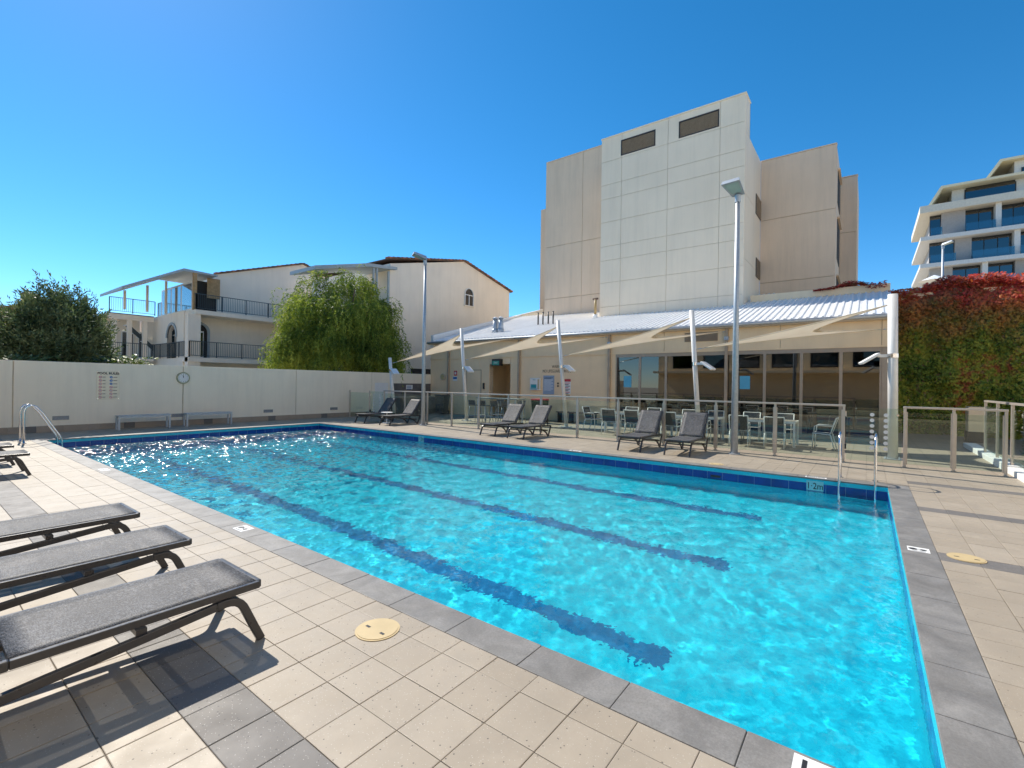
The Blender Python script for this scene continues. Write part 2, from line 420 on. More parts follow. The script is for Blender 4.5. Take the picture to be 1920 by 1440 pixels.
for k in range(n):
    a = PX0 + (PX1 - PX0) * k / n; b = PX0 + (PX1 - PX0) * (k + 1) / n
    wl('waterline_tile', 'x', a, b, PY1, -1, -0.395, -0.100, mt['wl_tile'])
    wl('waterline_tile', 'x', a, b, PY0, 1, -0.395, -0.100, mt['wl_tile'])
wl('edge_band', 'y', PY0, PY1, PX1, -1, -0.096, -0.027, mt['edge_tile']); wl('edge_band', 'y', PY0, PY1, PX0, 1, -0.096, -0.027, mt['edge_tile'])
wl('edge_band', 'x', PX0 + .008, PX1 - .008, PY1, -1, -0.096, -0.027, mt['edge_tile']); wl('edge_band', 'x', PX0 + .008, PX1 - .008, PY0, 1, -0.096, -0.027, mt['edge_tile'])
# ---- water: a real wavy surface
wr = random.Random(3)
WAVES = []
for k in range(64):
    lam = math.exp(wr.uniform(math.log(0.28), math.log(0.85))) if k < 34 else math.exp(wr.uniform(math.log(0.11), math.log(0.25))); an = wr.gauss(R_(200), 1.0)
    kk = 2 * math.pi / lam; slope = (0.0085 if k < 34 else 0.0050) * (0.7 + 0.6 * wr.random())
    WAVES.append((math.cos(an) * kk, math.sin(an) * kk, wr.uniform(0, 6.28), slope / kk))
import numpy as np
NX, NY = 380, 860
X, Y = np.meshgrid(np.linspace(PX0 + .006, PX1 - .006, NX), np.linspace(PY0 + .006, PY1 - .006, NY))
# gusts: calmer and rougher patches
GU = 0.62 + 0.18 * np.sin(X * 0.9 + 1.3 * np.sin(Y * 0.45)) * np.sin(Y * 0.7 + 0.8 * np.sin(X * 0.6))
WX = X + 0.08 * np.sin(1.7 * Y + 0.9 * X); WY = Y + 0.08 * np.sin(1.9 * X - 0.7 * Y)
Zw = np.zeros_like(X)
for kx, ky, ph, am in WAVES: Zw += am * np.sin(kx * WX + ky * WY + ph)
Zw = ZWTR + Zw * GU
verts = np.stack([X.ravel(), Y.ravel(), Zw.ravel()], 1)
idx = np.arange(NX * NY).reshape(NY, NX)
faces = np.stack([idx[:-1, :-1].ravel(), idx[:-1, 1:].ravel(), idx[1:, 1:].ravel(), idx[1:, :-1].ravel()], 1)
wm = bpy.data.meshes.new('water'); wm.from_pydata(verts.tolist(), [], faces.tolist())
wm.polygons.foreach_set('use_smooth', [True] * len(wm.polygons))
t = NT('pool_water')
sxw = t.n('SeparateXYZ'); t.put(sxw, 0, t.pos())
mr = t.n('MapRange'); t.put(mr, 'Value', sxw.outputs['Y']); mr.inputs['From Min'].default_value = 8; mr.inputs['From Max'].default_value = 17; mr.inputs['To Min'].default_value = 0.15; mr.inputs['To Max'].default_value = 4.2
nz1 = t.n('TexNoise', Scale=7.0, Detail=3.0, Roughness=0.55); t.put(nz1, 'Vector', t.pos())
of = t.n('VectorMath', operation='SUBTRACT'); t.put(of, 0, nz1.outputs['Color']); of.inputs[1].default_value = (0.5, 0.5, 0.5)
sv = t.n('VectorMath', operation='MULTIPLY'); t.put(sv, 0, of.outputs[0]); sv.inputs[1].default_value = (1, 1, 0)
sk = t.n('VectorMath', operation='SCALE'); t.put(sk, 0, sv.outputs[0]); t.put(sk, 'Scale', mr.outputs[0])
nz2 = t.n('TexNoise', Scale=24.0, Detail=2.0, Roughness=0.5); t.put(nz2, 'Vector', t.pos())
o2 = t.n('VectorMath', operation='SUBTRACT'); t.put(o2, 0, nz2.outputs['Color']); o2.inputs[1].default_value = (0.5, 0.5, 0.5)
f2 = t.n('VectorMath', operation='MULTIPLY'); t.put(f2, 0, o2.outputs[0]); f2.inputs[1].default_value = (0.22, 0.22, 0)
a2 = t.n('VectorMath', operation='ADD'); t.put(a2, 0, sk.outputs[0]); t.put(a2, 1, f2.outputs[0])
an_ = t.n('VectorMath', operation='ADD'); t.put(an_, 0, t.n('NewGeometry').outputs['Normal']); t.put(an_, 1, a2.outputs[0])
nn_ = t.n('VectorMath', operation='NORMALIZE'); t.put(nn_, 0, an_.outputs[0]); bmp = nn_.outputs[0]
rf = t.n('BsdfRefraction', Color=(0.82, 0.97, 1.0), Roughness=0.0, IOR=1.333); gl = t.n('BsdfGlossy', Color=(1, 1, 1), Roughness=0.10)
fz = t.n('Fresnel', IOR=1.333); mx = t.n('MixShader')
for nd in (rf, gl, fz): t.put(nd, 'Normal', bmp)
t.put(mx, 0, fz.outputs[0]); t.t.links.new(rf.outputs[0], mx.inputs[1]); t.t.links.new(gl.outputs[0], mx.inputs[2])
t.t.links.new(mx.outputs[0], t.out.inputs['Surface'])
wm.materials.append(t.m)
water = bpy.data.objects.new('water', wm); COL.objects.link(water); tag(water, kind='structure')
so.data.cycles.is_caustics_light = True
water.cycles.is_caustics_caster = True
basin.cycles.is_caustics_receiver = True
for c in basin.children: c.cycles.is_caustics_receiver = True
# ================================================================== MATERIALS for built things
mt['cream'] = plain('painted_render_cream', (0.92, 0.74, 0.50), 0.75, var=0.035, scale=1.2, bump=0.12, bscale=90, grime=0.16)
mt['cream_green'] = plain('painted_wall_pale_cream', (0.93, 0.83, 0.66), 0.75, var=0.03, scale=1.0, bump=0.12, bscale=90, grime=0.24)
mt['facade'] = plain('facade_panel_cream', (0.90, 0.68, 0.43), 0.65, var=0.04, scale=1.5, bump=0.08, bscale=60, grime=0.15)
mt['tower'] = plain('tower_panel_offwhite', (0.94, 0.79, 0.60), 0.7, var=0.035, scale=0.5, bump=0.08, bscale=40, grime=0.20)
mt['pink'] = plain('precast_pinkish_beige', (0.80, 0.62, 0.45), 0.8, var=0.04, scale=0.6, bump=0.1, bscale=40, grime=0.3)
mt['joint'] = plain('joint_sealant', (0.60, 0.50, 0.37), 0.8)
mt['dark_metal'] = plain('louvre_bronze', (0.055, 0.048, 0.042), 0.5, var=0.1)
mt['slat'] = plain('louvre_slat', (0.20, 0.17, 0.14), 0.5, var=0.1)
mt['dark_void'] = plain('dark_interior', (0.03, 0.028, 0.026), 0.8)
mt['alu'] = plain('aluminium_champagne', (0.60, 0.53, 0.45), 0.38, 0.5, var=0.05)
mt['frame'] = plain('window_frame_taupe', (0.40, 0.33, 0.26), 0.45, 0.3, var=0.05)
mt['steel'] = plain('stainless_steel', (0.72, 0.72, 0.73), 0.16, 1.0, var=0.03)
mt['galv'] = plain('galvanised_steel', (0.44, 0.48, 0.52), 0.52, 0.45, var=0.1, scale=14)
mt['pole_white'] = plain('pole_white_paint', (0.78, 0.76, 0.72), 0.4, var=0.03)
mt['roof'] = plain('roof_white_steel', (0.86, 0.86, 0.85), 0.35, var=0.05, scale=0.8, grime=0.25)
mt['gutter'] = plain('gutter_cream', (0.58, 0.48, 0.36), 0.5)
mt['downpipe'] = plain('downpipe_taupe', (0.42, 0.33, 0.24), 0.55, var=0.12, scale=3)
mt['white'] = plain('white_paint', (0.80, 0.80, 0.78), 0.45, var=0.03)
mt['brick_white'] = plain('white_painted_brick', (0.90, 0.81, 0.69), 0.8, var=0.035, scale=1.0, grime=0.2)
def brickify(m):
    t = m.node_tree; b = [n for n in t.nodes if n.type == 'BSDF_PRINCIPLED'][0]
    g = t.nodes.new('ShaderNodeNewGeometry'); sx = t.nodes.new('ShaderNodeSeparateXYZ'); t.links.new(g.outputs['Position'], sx.inputs[0])
    ad = t.nodes.new('ShaderNodeMath'); t.links.new(sx.outputs[0], ad.inputs[0]); t.links.new(sx.outputs[1], ad.inputs[1])
    cb = t.nodes.new('ShaderNodeCombineXYZ'); t.links.new(ad.outputs[0], cb.inputs[0]); t.links.new(sx.outputs[2], cb.inputs[1])
    br = t.nodes.new('ShaderNodeTexBrick'); br.inputs['Scale'].default_value = 1.0; br.inputs['Brick Width'].default_value = 0.24
    br.inputs['Row Height'].default_value = 0.086; br.inputs['Mortar Size'].default_value = 0.008; t.links.new(cb.outputs[0], br.inputs['Vector'])
    bp = t.nodes.new('ShaderNodeBump'); bp.inputs['Strength'].default_value = 0.6; bp.inputs['Distance'].default_value = 0.01; bp.invert = True
    t.links.new(br.outputs['Fac'], bp.inputs['Height']); t.links.new(bp.outputs[0], b.inputs['Normal'])
brickify(mt['brick_white'])
mt['terracotta'] = plain('terracotta_tile', (0.36, 0.14, 0.075), 0.8, var=0.3, scale=4)
mt['terracotta_dark'] = plain('weathered_roof_tile', (0.17, 0.105, 0.075), 0.85, var=0.35, scale=4)
mt['rail_blue'] = plain('railing_slate_blue', (0.045, 0.07, 0.085), 0.45, var=0.1)
mt['fascia'] = plain('patio_fascia_grey_blue', (0.36, 0.42, 0.46), 0.5, var=0.06)
mt['patio_in'] = plain('patio_ceiling', (0.55, 0.57, 0.57), 0.6)
mt['timber'] = plain('timber_board', (0.42, 0.27, 0.13), 0.7, var=0.2, scale=5)
mt['black_pl'] = plain('black_plastic', (0.025, 0.025, 0.027), 0.45)
mt['sling_frame'] = plain('anthracite_frame', (0.045, 0.042, 0.043), 0.32, var=0.12, scale=10)
mt['glass_f'] = glassmat('fence_glass', (0.86, 0.93, 0.90), 1.15)
mt['glass_w'] = glassmat('window_glass', (0.24, 0.33, 0.35), 1.1, base=0.11)
mt['glass_d'] = glassmat('dark_window_glass', (0.10, 0.14, 0.17), 1.5, base=0.12)
mt['sign_white'] = plain('sign_white', (0.78, 0.78, 0.76), 0.4, var=0.02)
mt['ink'] = plain('ink_black', (0.02, 0.02, 0.022), 0.5)
mt['ink_brown'] = plain('ink_dark_brown', (0.07, 0.05, 0.035), 0.6)
mt['red'] = plain('sign_red', (0.55, 0.03, 0.04), 0.4)
mt['blue'] = plain('sign_blue', (0.03, 0.16, 0.42), 0.4)
mt['teal'] = plain('sign_teal', (0.02, 0.30, 0.36), 0.4)
mt['yellow'] = plain('lid_yellow', (0.52, 0.40, 0.21), 0.5, var=0.06)
mt['green_bin'] = plain('bin_dark_green', (0.015, 0.055, 0.03), 0.45)
mt['sign_blue_grey'] = plain('sign_blue_grey', (0.30, 0.38, 0.50), 0.4)
mt['skirt'] = tilemat('skirting_beige', (0.36, 0.29, 0.22), (0.40, 0.33, 0.26), (0.10, 0.085, 0.07), (0.5, 0.45, 0.38), 0.6)
t = NT('shade_sail_fabric'); wv = t.noise(240, 2)
cl = t.ramp(t.noise(1.2, 3), [(0.3, (0.72, 0.63, 0.49)), (0.7, (0.80, 0.72, 0.58))])
d1 = t.n('BsdfDiffuse', Color=cl); d2 = t.n('BsdfTranslucent', Color=cl); ms = t.n('MixShader'); ms.inputs[0].default_value = 0.30
t.t.links.new(d1.outputs[0], ms.inputs[1]); t.t.links.new(d2.outputs[0], ms.inputs[2]); t.t.links.new(ms.outputs[0], t.out.inputs['Surface'])
mt['sail'] = t.m
t = NT('sling_mesh_grey'); p = t.objpos()
w1 = t.noise(190, 2, vec=t.scalev(p, (1, 0.22, 1))); w2 = t.noise(190, 2, vec=t.scalev(p, (0.22, 1, 1)))
f = t.math('ADD', t.math('MULTIPLY', w1, 0.5), t.math('MULTIPLY', w2, 0.5))
f = t.math('ADD', t.math('MULTIPLY', f, 0.86), t.math('MULTIPLY', t.noise(3.5, 4, vec=p), 0.14))
bb = t.bsdf(t.ramp(f, [(0.42, (0.03, 0.03, 0.033)), (0.50, (0.075, 0.075, 0.08)), (0.59, (0.20, 0.20, 0.207))]), 0.6, 0, t.bump(f, 0.6, 0.003), 0.4)
tp_ = t.n('BsdfTransparent'); mx_ = t.n('MixShader'); mx_.inputs[0].default_value = 0.24
t.t.links.new(bb.outputs[0], mx_.inputs[1]); t.t.links.new(tp_.outputs[0], mx_.inputs[2]); t.t.links.new(mx_.outputs[0], t.out.inputs['Surface'])
mt['sling'] = t.m

def boxobj(name, mat, parent, *b, bevel=0):
    return MB().box(*b).build(name, mat, parent, bevel=bevel)

# ================================================================== BOUNDARY WALL on the left
WH = 2.175
wall = thing('boundary_wall', 'long pale cream rendered wall with tiled skirting behind the pool end', 'wall', (6, YW, 0))
MB().box(-8, XB + 0.1, YW + 0.03, YW + 0.2, -0.05, WH - 0.02).build('wall_core', mt['joint'], wall)
ends = [-8.0] + [PY(u, 740, YW).x for u in (24, 343, 555, 697)] + [XB - 0.01]
for a, b in zip(ends[:-1], ends[1:]):
    MB().box(a + 0.012, b - 0.012, YW, YW + 0.23, 0.16, WH).build('panel', mt['cream_green'], wall, bevel=0.006)
xk = -7.8; k = 0
while xk < XF + 1.4:
    MB().box(xk + 0.002, xk + 0.298, YW - 0.012, YW + 0.02, 0.0, 0.2).build('skirting_tile', mt['tile_grey'] if k % 8 == 2 else mt['skirt'], wall)
    xk += 0.3; k += 1
for u, v in ((114, 783), (333, 778), (503, 770), (626, 765.5)):
    c = PY(u, v, YW); g = MB()
    g.box(c.x - 0.19, c.x + 0.19, YW - 0.008, YW + 0.0, c.z - 0.06, c.z + 0.06)
    vg = g.build('vent_grille', mt['dark_metal'], wall)
    for q in range(4):
        MB().box(c.x - 0.185, c.x + 0.185, YW - 0.018, YW - 0.006, c.z - 0.05 + q * 0.028, c.z - 0.036 + q * 0.028).build('slat', mt['galv'], vg)
# dark tiled counter splashback at the far end of the wall and pale service door
a, b = PY(736, 718, YW), PY(812, 720, YW)
MB().box(a.x, min(b.x, XB - 0.05), YW - 0.02, YW - 0.001, 0.0, a.z).build('dark_cladding', plain('dark_stone_cladding', (0.13, 0.12, 0.115), 0.5, var=0.2, scale=5), wall)
a, b = PY(703, 717, YW), PY(727, 717, YW)
MB().box(a.x, b.x, YW - 0.018, YW - 0.001, 0.0, a.z).build('service_door', mt['white'], wall)

# ================================================================== LOW BUILDING (pavilion with glass doors)
low = thing('pavilion_building', 'low cream pavilion with white ribbed roof and tall glass doors behind the fence', 'building', (XB, 10, 0))
FY0, FY1, EZ = -0.59, YW + 0.06, 3.98
PIPES = [PX(u, 650, XB).y for u in (843, 975, 1144, 1363)]
WT, WB = 2.93, 0.04
wy = [PX(u, 664, XB).y for u in (1155, 1200, 1249, 1362, 1434, 1503, 1577, 1653)]
od0, od1 = PX(957, 690, XB).y, PX(918, 690, XB).y       # open doorway
odz = PX(938, 682, XB).z
core = MB()                                               # structure behind the cladding panels
core.box(XB + 0.05, XB + 0.3, wy[0], od0, 0, EZ - 0.05).box(XB + 0.05, XB + 0.3, od1, FY1, 0, EZ - 0.05)
core.box(XB + 0.05, XB + 0.3, od0, od1, odz, EZ - 0.05).box(XB + 0.05, XB + 0.3, FY0, wy[0], WT + 0.12, EZ - 0.05)
core.box(XB + 0.05, XB + 0.3, FY0, wy[-1], 0, WT + 0.12)
core.build('wall_core', mt['joint'], low)
def panel(y0, y1, z0, z1, mat='facade', g=0.008):
    if y0 > y1: y0, y1 = y1, y0
    return MB().box(XB, XB + 0.06, y0 + g, y1 - g, z0 + g, z1 - g).build('panel', mt[mat], low)
ZM = WT + 0.12
ycuts = sorted([FY0, wy[-1] + 0.0, (wy[3] + wy[6]) / 2, PIPES[3], (PIPES[2] + PIPES[3]) / 2, PIPES[2], (PIPES[1] + PIPES[2]) / 2, PIPES[1], PIPES[0], FY1])
for a, b in zip(ycuts[:-1], ycuts[1:]):
    panel(a, b, ZM, EZ - 0.02)
for a, b in ((wy[0], PIPES[2]), (PIPES[2], (PIPES[1] + PIPES[2]) / 2), ((PIPES[1] + PIPES[2]) / 2, PIPES[1]), (PIPES[1], od0), (od1, PIPES[0] - 2.2), (PIPES[0] - 2.2, PIPES[0]), (PIPES[0], FY1)):
    panel(a, b, 0, ZM)
panel(od0, od1, odz, ZM); panel(FY0, wy[-1], 0, ZM, 'frame')
MB().box(XB - 0.05, XB + 0.0, FY0, FY1, ZM - 0.03, ZM + 0.03).build('ledge', mt['facade'], low)
for yy in PIPES:
    MB().box(XB - 0.12, XB - 0.02, yy - 0.05, yy + 0.05, 0, EZ - 0.12).build('downpipe', mt['downpipe'], low)
    MB().box(XB - 0.14, XB - 0.01, yy - 0.075, yy + 0.075, EZ - 0.55, EZ - 0.42).build('pipe_bracket', mt['galv'], low)
# open doorway lobby
lb = MB(); lb.box(XB + 2.2, XB + 2.25, od0 - 0.6, od1 + 0.6, 0, 2.9).box(XB + 0.3, XB + 2.2, od0 - 0.62, od0 - 0.6, 0, 2.9).box(XB + 0.3, XB + 2.2, od1 + 0.6, od1 + 0.62, 0, 2.9)
lb.box(XB + 0.3, XB + 2.2, od0 - 0.6, od1 + 0.6, 2.9, 2.92).build('lobby', mt['facade'], low)
# glass doors
for k in range(len(wy) - 1):
    y0, y1 = wy[k + 1], wy[k]
    f = MB(); w = 0.045
    f.box(XB - 0.01, XB + 0.06, y0, y0 + w, WB, WT).box(XB - 0.01, XB + 0.06, y1 - w, y1, WB, WT)
    f.box(XB - 0.01, XB + 0.06, y0 + w, y1 - w, WT - w, WT).box(XB - 0.01, XB + 0.06, y0 + w, y1 - w, WB, WB + 0.08)
    dr = f.build('glass_door', mt['frame'], low)
    MB().box(XB + 0.02, XB + 0.03, y0 + w - .01, y1 - w + .01, WB + 0.07, WT - w + .01).build('pane', mt['glass_w'], dr)
    if k in (0, 3): 
        MB().box(XB + 0.012, XB + 0.016, (y0 + y1) / 2 - 0.17, (y0 + y1) / 2 + 0.17, 1.62, 2.10).build('notice', plain('notice_cyan%d' % k, (0.10, 0.42, 0.62), 0.4), dr)
MB().box(XB - 0.04, XB + 0.08, wy[-1], wy[0], 0.0, WB).build('threshold', mt['frame'], low)
MB().box(XB - 0.02, XB + 0.06, wy[-1], wy[0], WT, WT + 0.11).build('door_head', mt['frame'], low)
# dim room behind the doors, with planter silhouettes
rm = MB()
rm.box(XB + 4.4, XB + 4.5, FY0, 10, 0, 3.6).box(XB + 0.35, XB + 4.4, 9.3, 9.4, 0, 3.6).box(XB + 0.35, XB + 4.4, FY0 + .01, FY0 + 0.1, 0, 3.6).box(XB + 0.35, XB + 4.4, FY0 + .1, 9.3, 3.3, 3.4)
rm.build('room', plain('room_wall', (0.30, 0.28, 0.25), 0.8), low)
MB().box(XB + 0.3, XB + 4.4, FY0 + .1, 9.3, -0.02, 0.03).build('room_floor', plain('room_carpet', (0.10, 0.09, 0.08), 0.9), low)
# louvred vent above the doors
a, b = PX(1284, 624, XB), PX(1346, 638, XB)
vt = MB().box(XB - 0.02, XB - 0.001, b.y, a.y, b.z, a.z).build('vent_louvre', mt['downpipe'], low)
for q in range(8):
    z = b.z + (a.z - b.z) * (q + 0.5) / 8
    MB().bar((XB - 0.03, b.y + .02, z), (XB - 0.03, a.y - .02, z), 0.03, 0.02, (1, 0, 1)).build('slat', mt['frame'], vt)
# roof: white ribbed steel sheets, pitched up away from the pool
SL = 0.285
XE, XR = XB - 0.22, 27.2
def rz(x): return EZ + 0.06 + (x - XE) * SL
def roof_sheet(y0, y1, x1):
    m = MB(); n = 4; p = (y1 - y0) / n
    prof = []
    for k in range(n):
        yb = y0 + k * p
        prof += [(yb, 0), (yb + p * 0.28, 0), (yb + p * 0.38, 0.04), (yb + p * 0.62, 0.04), (yb + p * 0.72, 0)]
    prof.append((y1, 0))
    for (ya, za), (yb, zb) in zip(prof[:-1], prof[1:]):
        m.quad((XE, ya, rz(XE) + za), (x1, ya, rz(x1) + za), (x1, yb, rz(x1) + zb), (XE, yb, rz(XE) + zb))
        m.quad((XE, ya, rz(XE) + za), (XE, yb, rz(XE) + zb), (XE, yb, rz(XE) - 0.012), (XE, ya, rz(XE) - 0.012))
    return m.build('roof_sheet', mt['roof'], low)
ns = 23; wsh = (FY1 - 0.35 - (FY0 - 0.1)) / ns
for k in range(ns):
    y0 = FY0 - 0.1 + k * wsh
    roof_sheet(y0 + 0.002, y0 + wsh - 0.002, 24.2 if y0 < 3.6 else XR)
MB().box(XE - 0.02, XE + 0.0, FY0 - 0.12, FY1, EZ - 0.1, EZ + 0.03).box(XE + 0.0, XB + 0.06, FY0 - 0.12, FY1, EZ - 0.115, EZ - 0.09).build('fascia', mt['gutter'], low)
MB().tube([(XE - 0.06, FY0 - 0.12, EZ - 0.02), (XE - 0.06, FY1, EZ - 0.02)], 0.055, 8).build('gutter', mt['galv'], low, smooth=True)
# left end parapet following the roof slope, parapet behind the roof
pp = MB(); yp = FY1 - 0.30
pp.prism([(XE + 0.1, yp, 3.6), (30, yp, rz(30) - 1.0), (30, yp, rz(30) + 0.12), (XE + 0.1, yp, rz(XE) + 0.36)], (0, 0.2, 0)).build('parapet', mt['white'], low)
MB().prism([(XB + 0.06, FY1 - 0.06, 0), (30, FY1 - 0.06, 0), (30, FY1 - 0.06, rz(30) - 0.5), (XB + 0.06, FY1 - 0.06, 3.9)], (0, 0.04, 0)).build('end_wall', mt['cream'], low)
MB().box(24.2, 24.4, FY0 - 0.1, 4.4, 3.0, rz(24.2) + 0.32).build('parapet', mt['cream'], low)
MB().box(XR, XR + 0.2, 11.7, FY1 - 0.3, 3.0, rz(XR) + 0.15).build('parapet', mt['cream'], low)
# roof fittings: twin flues, four black vent pipes, a brass flue, each standing on the roof
for u in (928.5, 939):
    p = PX(u, 624, 20.3); b = Vector((20.3, p.y, rz(20.3)))
    fl = thing('roof_flue', 'stout galvanised roof flue of the pair, ' + ('on the gable house side' if u < 935 else 'on the side of the black vent pipes'), 'flue', b, 'twin flues on the pavilion roof')
    MB().tube([b + Vector((0, 0, -0.05)), b + Vector((0, 0, 0.16)), b + Vector((0, 0, 0.17)), b + Vector((0, 0, 0.26)), b + Vector((0, 0, 0.75))], [0.19, 0.19, 0.165, 0.15, 0.125], 16).build('pipe', mt['galv'], fl, smooth=True)
    MB().tube([b + Vector((0, 0, 0.76)), b + Vector((0, 0, 0.80)), b + Vector((0, 0, 0.86))], [0.17, 0.17, 0.05], 16).build('cap', mt['galv'], fl)
for u, nth in ((1009, 'nearest'), (1018, 'second from'), (1028, 'third from'), (1037, 'fourth from')):
    p = PX(u, 605, 22.0); b = Vector((22.0, p.y, rz(22.0)))
    fl = thing('vent_pipe', 'slim black vent pipe on the pavilion roof, %s the twin flues' % nth, 'vent pipe', b, 'black vent pipes on the pavilion roof')
    MB().tube([b + Vector((0, 0, -0.05)), b + Vector((0, 0, 0.68))], 0.04, 10).build('pipe', mt['black_pl'], fl, smooth=True)
    MB().tube([b + Vector((0, 0, 0.68)), b + Vector((0, 0, 0.71))], 0.048, 10).build('cap', mt['black_pl'], fl)
p = PX(1116, 596, 23.0); b = Vector((23.0, p.y, rz(23.0)))
fl = thing('brass_flue', 'tall yellow-brown flue with T-shaped cowl against the tower base', 'flue', b)
MB().tube([b + Vector((0, 0, 0)), b + Vector((0, 0, 0.2))], 0.12, 12).build('base', mt['white'], fl, smooth=True)
MB().tube([b + Vector((0, 0, 0.2)), b + Vector((0, 0, 1.02))], 0.065, 12).build('pipe', plain('flue_brass', (0.45, 0.30, 0.12), 0.5), fl, smooth=True)
MB().tube([b + Vector((0, -0.15, 1.05)), b + Vector((0, 0.15, 1.05))], 0.055, 10).build('cowl', mt['terracotta_dark'], fl, smooth=True)

# ================================================================== TOWER
XT, TZ = 23.4, 15.08
ty0, ty1 = PX(1397, 300, XT).y, PX(1128, 300, XT).y
tow = thing('tower_block', 'tall off-white panelled tower block with pinkish beige wings behind the pavilion', 'building', (XT, 8, 0))
MB().box(XT + 0.04, 27.4, ty0 + 0.04, ty1 - 0.04, 0, 13.42).build('core', mt['joint'], tow)
MB().box(XT + 0.04, XT + 0.98, ty0 + 0.04, ty1 - 0.04, 13.42, TZ - 0.03).build('core', mt['joint'], tow)
zj = [TZ] + [PX(960 + 450 / 2.667, 150 + y / 2.667, XT).z for y in (415, 530, 600, 715, 835, 905, 1015, 1135)] + [4.2]
yj = [ty1] + [PX(960 + x / 2.667, 400, XT).y for x in (545, 775, 1035)] + [ty0]
# louvre openings on the top row
lv = [(PX(1164.5, 262, XT), PX(1229, 282, XT)), (PX(1273, 229, XT), PX(1349, 252, XT))]
zt1, zt0 = 14.75, zj[1] + 0.10
louv = [(PX(1229, 260, XT).y, PX(1164.5, 260, XT).y), (PX(1348.5, 230, XT).y, PX(1273, 230, XT).y)]
for r in range(len(zj) - 1):
    for c in range(len(yj) - 1):
        y1, y0 = yj[c], yj[c + 1]; z1, z0 = zj[r], zj[r + 1]; g = 0.008
        hit = [q for q in louv if q[0] < y1 - 0.05 and q[1] > y0 + 0.05] if r == 0 else []
        m = MB(); X0, X1 = XT, XT + 0.06
        if hit:
            a, b = max(hit[0][0], y0 + g), min(hit[0][1], y1 - g)
            m.box(X0, X1, y0 + g, y1 - g, zt1, z1 - g)
            m.box(X0, X1, y0 + g, y1 - g, z0 + g, zt0)
            if a > y0 + g + 0.01: m.box(X0, X1, y0 + g, a, zt0, zt1)
            if b < y1 - g - 0.01: m.box(X0, X1, b, y1 - g, zt0, zt1)
        else: m.box(X0, X1, y0 + g, y1 - g, z0 + g, z1 - g)
        m.build('panel', mt['tower'], tow)
for a, b in louv:
    lo = MB().box(XT + 0.062, XT + 0.10, a, b, zt0, zt1)
    w = 0.05; lo.box(XT - 0.01, XT + 0.06, a, a + w, zt0, zt1).box(XT - 0.01, XT + 0.06, b - w, b, zt0, zt1).box(XT - 0.01, XT + 0.06, a + w, b - w, zt0, zt0 + w).box(XT - 0.01, XT + 0.06, a + w, b - w, zt1 - w, zt1)
    lo = lo.build('louvre', mt['dark_metal'], tow); nsl = 15
    for q in range(nsl):
        z = zt0 + 0.07 + (zt1 - zt0 - 0.14) * q / (nsl - 1)
        MB().bar((XT + 0.025, a + .05, z), (XT + 0.025, b - .05, z), 0.045, 0.012, (-1, 0, 1)).build('slat', mt['slat'], lo)
# right-hand side face of the tower
MB().box(XT + 0.01, XT + 1.0, ty0, ty0 + 0.05, 13.45, TZ).build('panel', mt['tower'], tow)
MB().box(XT + 0.96, XT + 1.0, ty0, ty1, 13.4, TZ).build('panel', mt['tower'], tow)
zs = [13.44, 10.6, 7.6, 4.2]
for a, b in zip(zs[:-1], zs[1:]):
    for xa, xb in ((XT + 0.01, 25.5), (25.5, 27.35)):
        MB().box(xa + .006, xb - .006, ty0, ty0 + 0.05, b + .01, a - .01).build('panel', mt['tower'], tow)
for v0, v1 in ((362, 412), (482, 530)):
    a = PY(1417, v0, ty0); c = PY(1425.5, v1, ty0); bz = PY(1417, v1 - 12, ty0).z
    wn_ = MB().box(a.x, c.x, ty0 - 0.03, ty0 - 0.001, bz, a.z).build('side_louvre', mt['dark_metal'], tow)
    for q in range(10):
        z = bz + (a.z - bz) * (q + .5) / 10
        MB().bar((a.x + .02, ty0 - 0.04, z), (c.x - .02, ty0 - 0.04, z), 0.03, 0.02, (0, 1, 1)).build('slat', mt['downpipe'], wn_)
MB().box(XT - 0.03, XT + 1.02, ty0 - 0.03, ty1 + 0.03, TZ, TZ + 0.06).build('coping', mt['tower'], tow)
# right wing
xw = 27.32; wy0 = 1.31
def wing(x, y0, y1, z0, z1, vs, hs_, mat, depth_=6):
    MB().box(x + 0.05, x + depth_, y0 + 0.04, y1 - 0.02, z0, z1 - 0.03).build('core', mt['joint'], tow)
    yy = [y1] + vs + [y0]; zz = [z1] + hs_ + [z0]
    for a, b in zip(yy[:-1], yy[1:]):
        for c, d in zip(zz[:-1], zz[1:]):
            MB().box(x, x + 0.07, b + .01, a - .01, d + .012, c - .012).build('panel', mt[mat], tow)
    MB().box(x - 0.02, x + 0.3, y0 - 0.02, y1 + .0, z1, z1 + 0.05).build('coping', mt[mat], tow)
wing(xw, wy0, ty0, 4.2, 13.45, [], [PX(1500, 150 + 670 / 2.667, xw).z, PX(1500, 150 + 995 / 2.667, xw).z], 'pink')
sidep = PY(1574, 333, wy0)
MB().box(xw + 0.06, 31.3, wy0, wy0 + 0.06, 4.2, 13.45).build('side_wall', mt['pink'], tow)
for z0, z1 in ((5.2, 7.3), (8.2, 10.2), (11.0, 12.6)):
    MB().box(28.6, 30.6, wy0 - 0.02, wy0 - 0.001, z0, z1).build('side_window', mt['dark_void'], tow)
    MB().box(28.4, 30.7, wy0 - 0.12, wy0 - 0.001, z1, z1 + 0.06).build('window_hood', mt['pink'], tow)
wing(31.32, 0.55, wy0, 4.2, 13.2, [], [PX(1590, 150 + 760 / 2.667, 31.32).z], 'pink', 4)
MB().box(31.38, 36, 0.55, 0.6, 4.2, 13.2).build('side_wall', mt['pink'], tow)
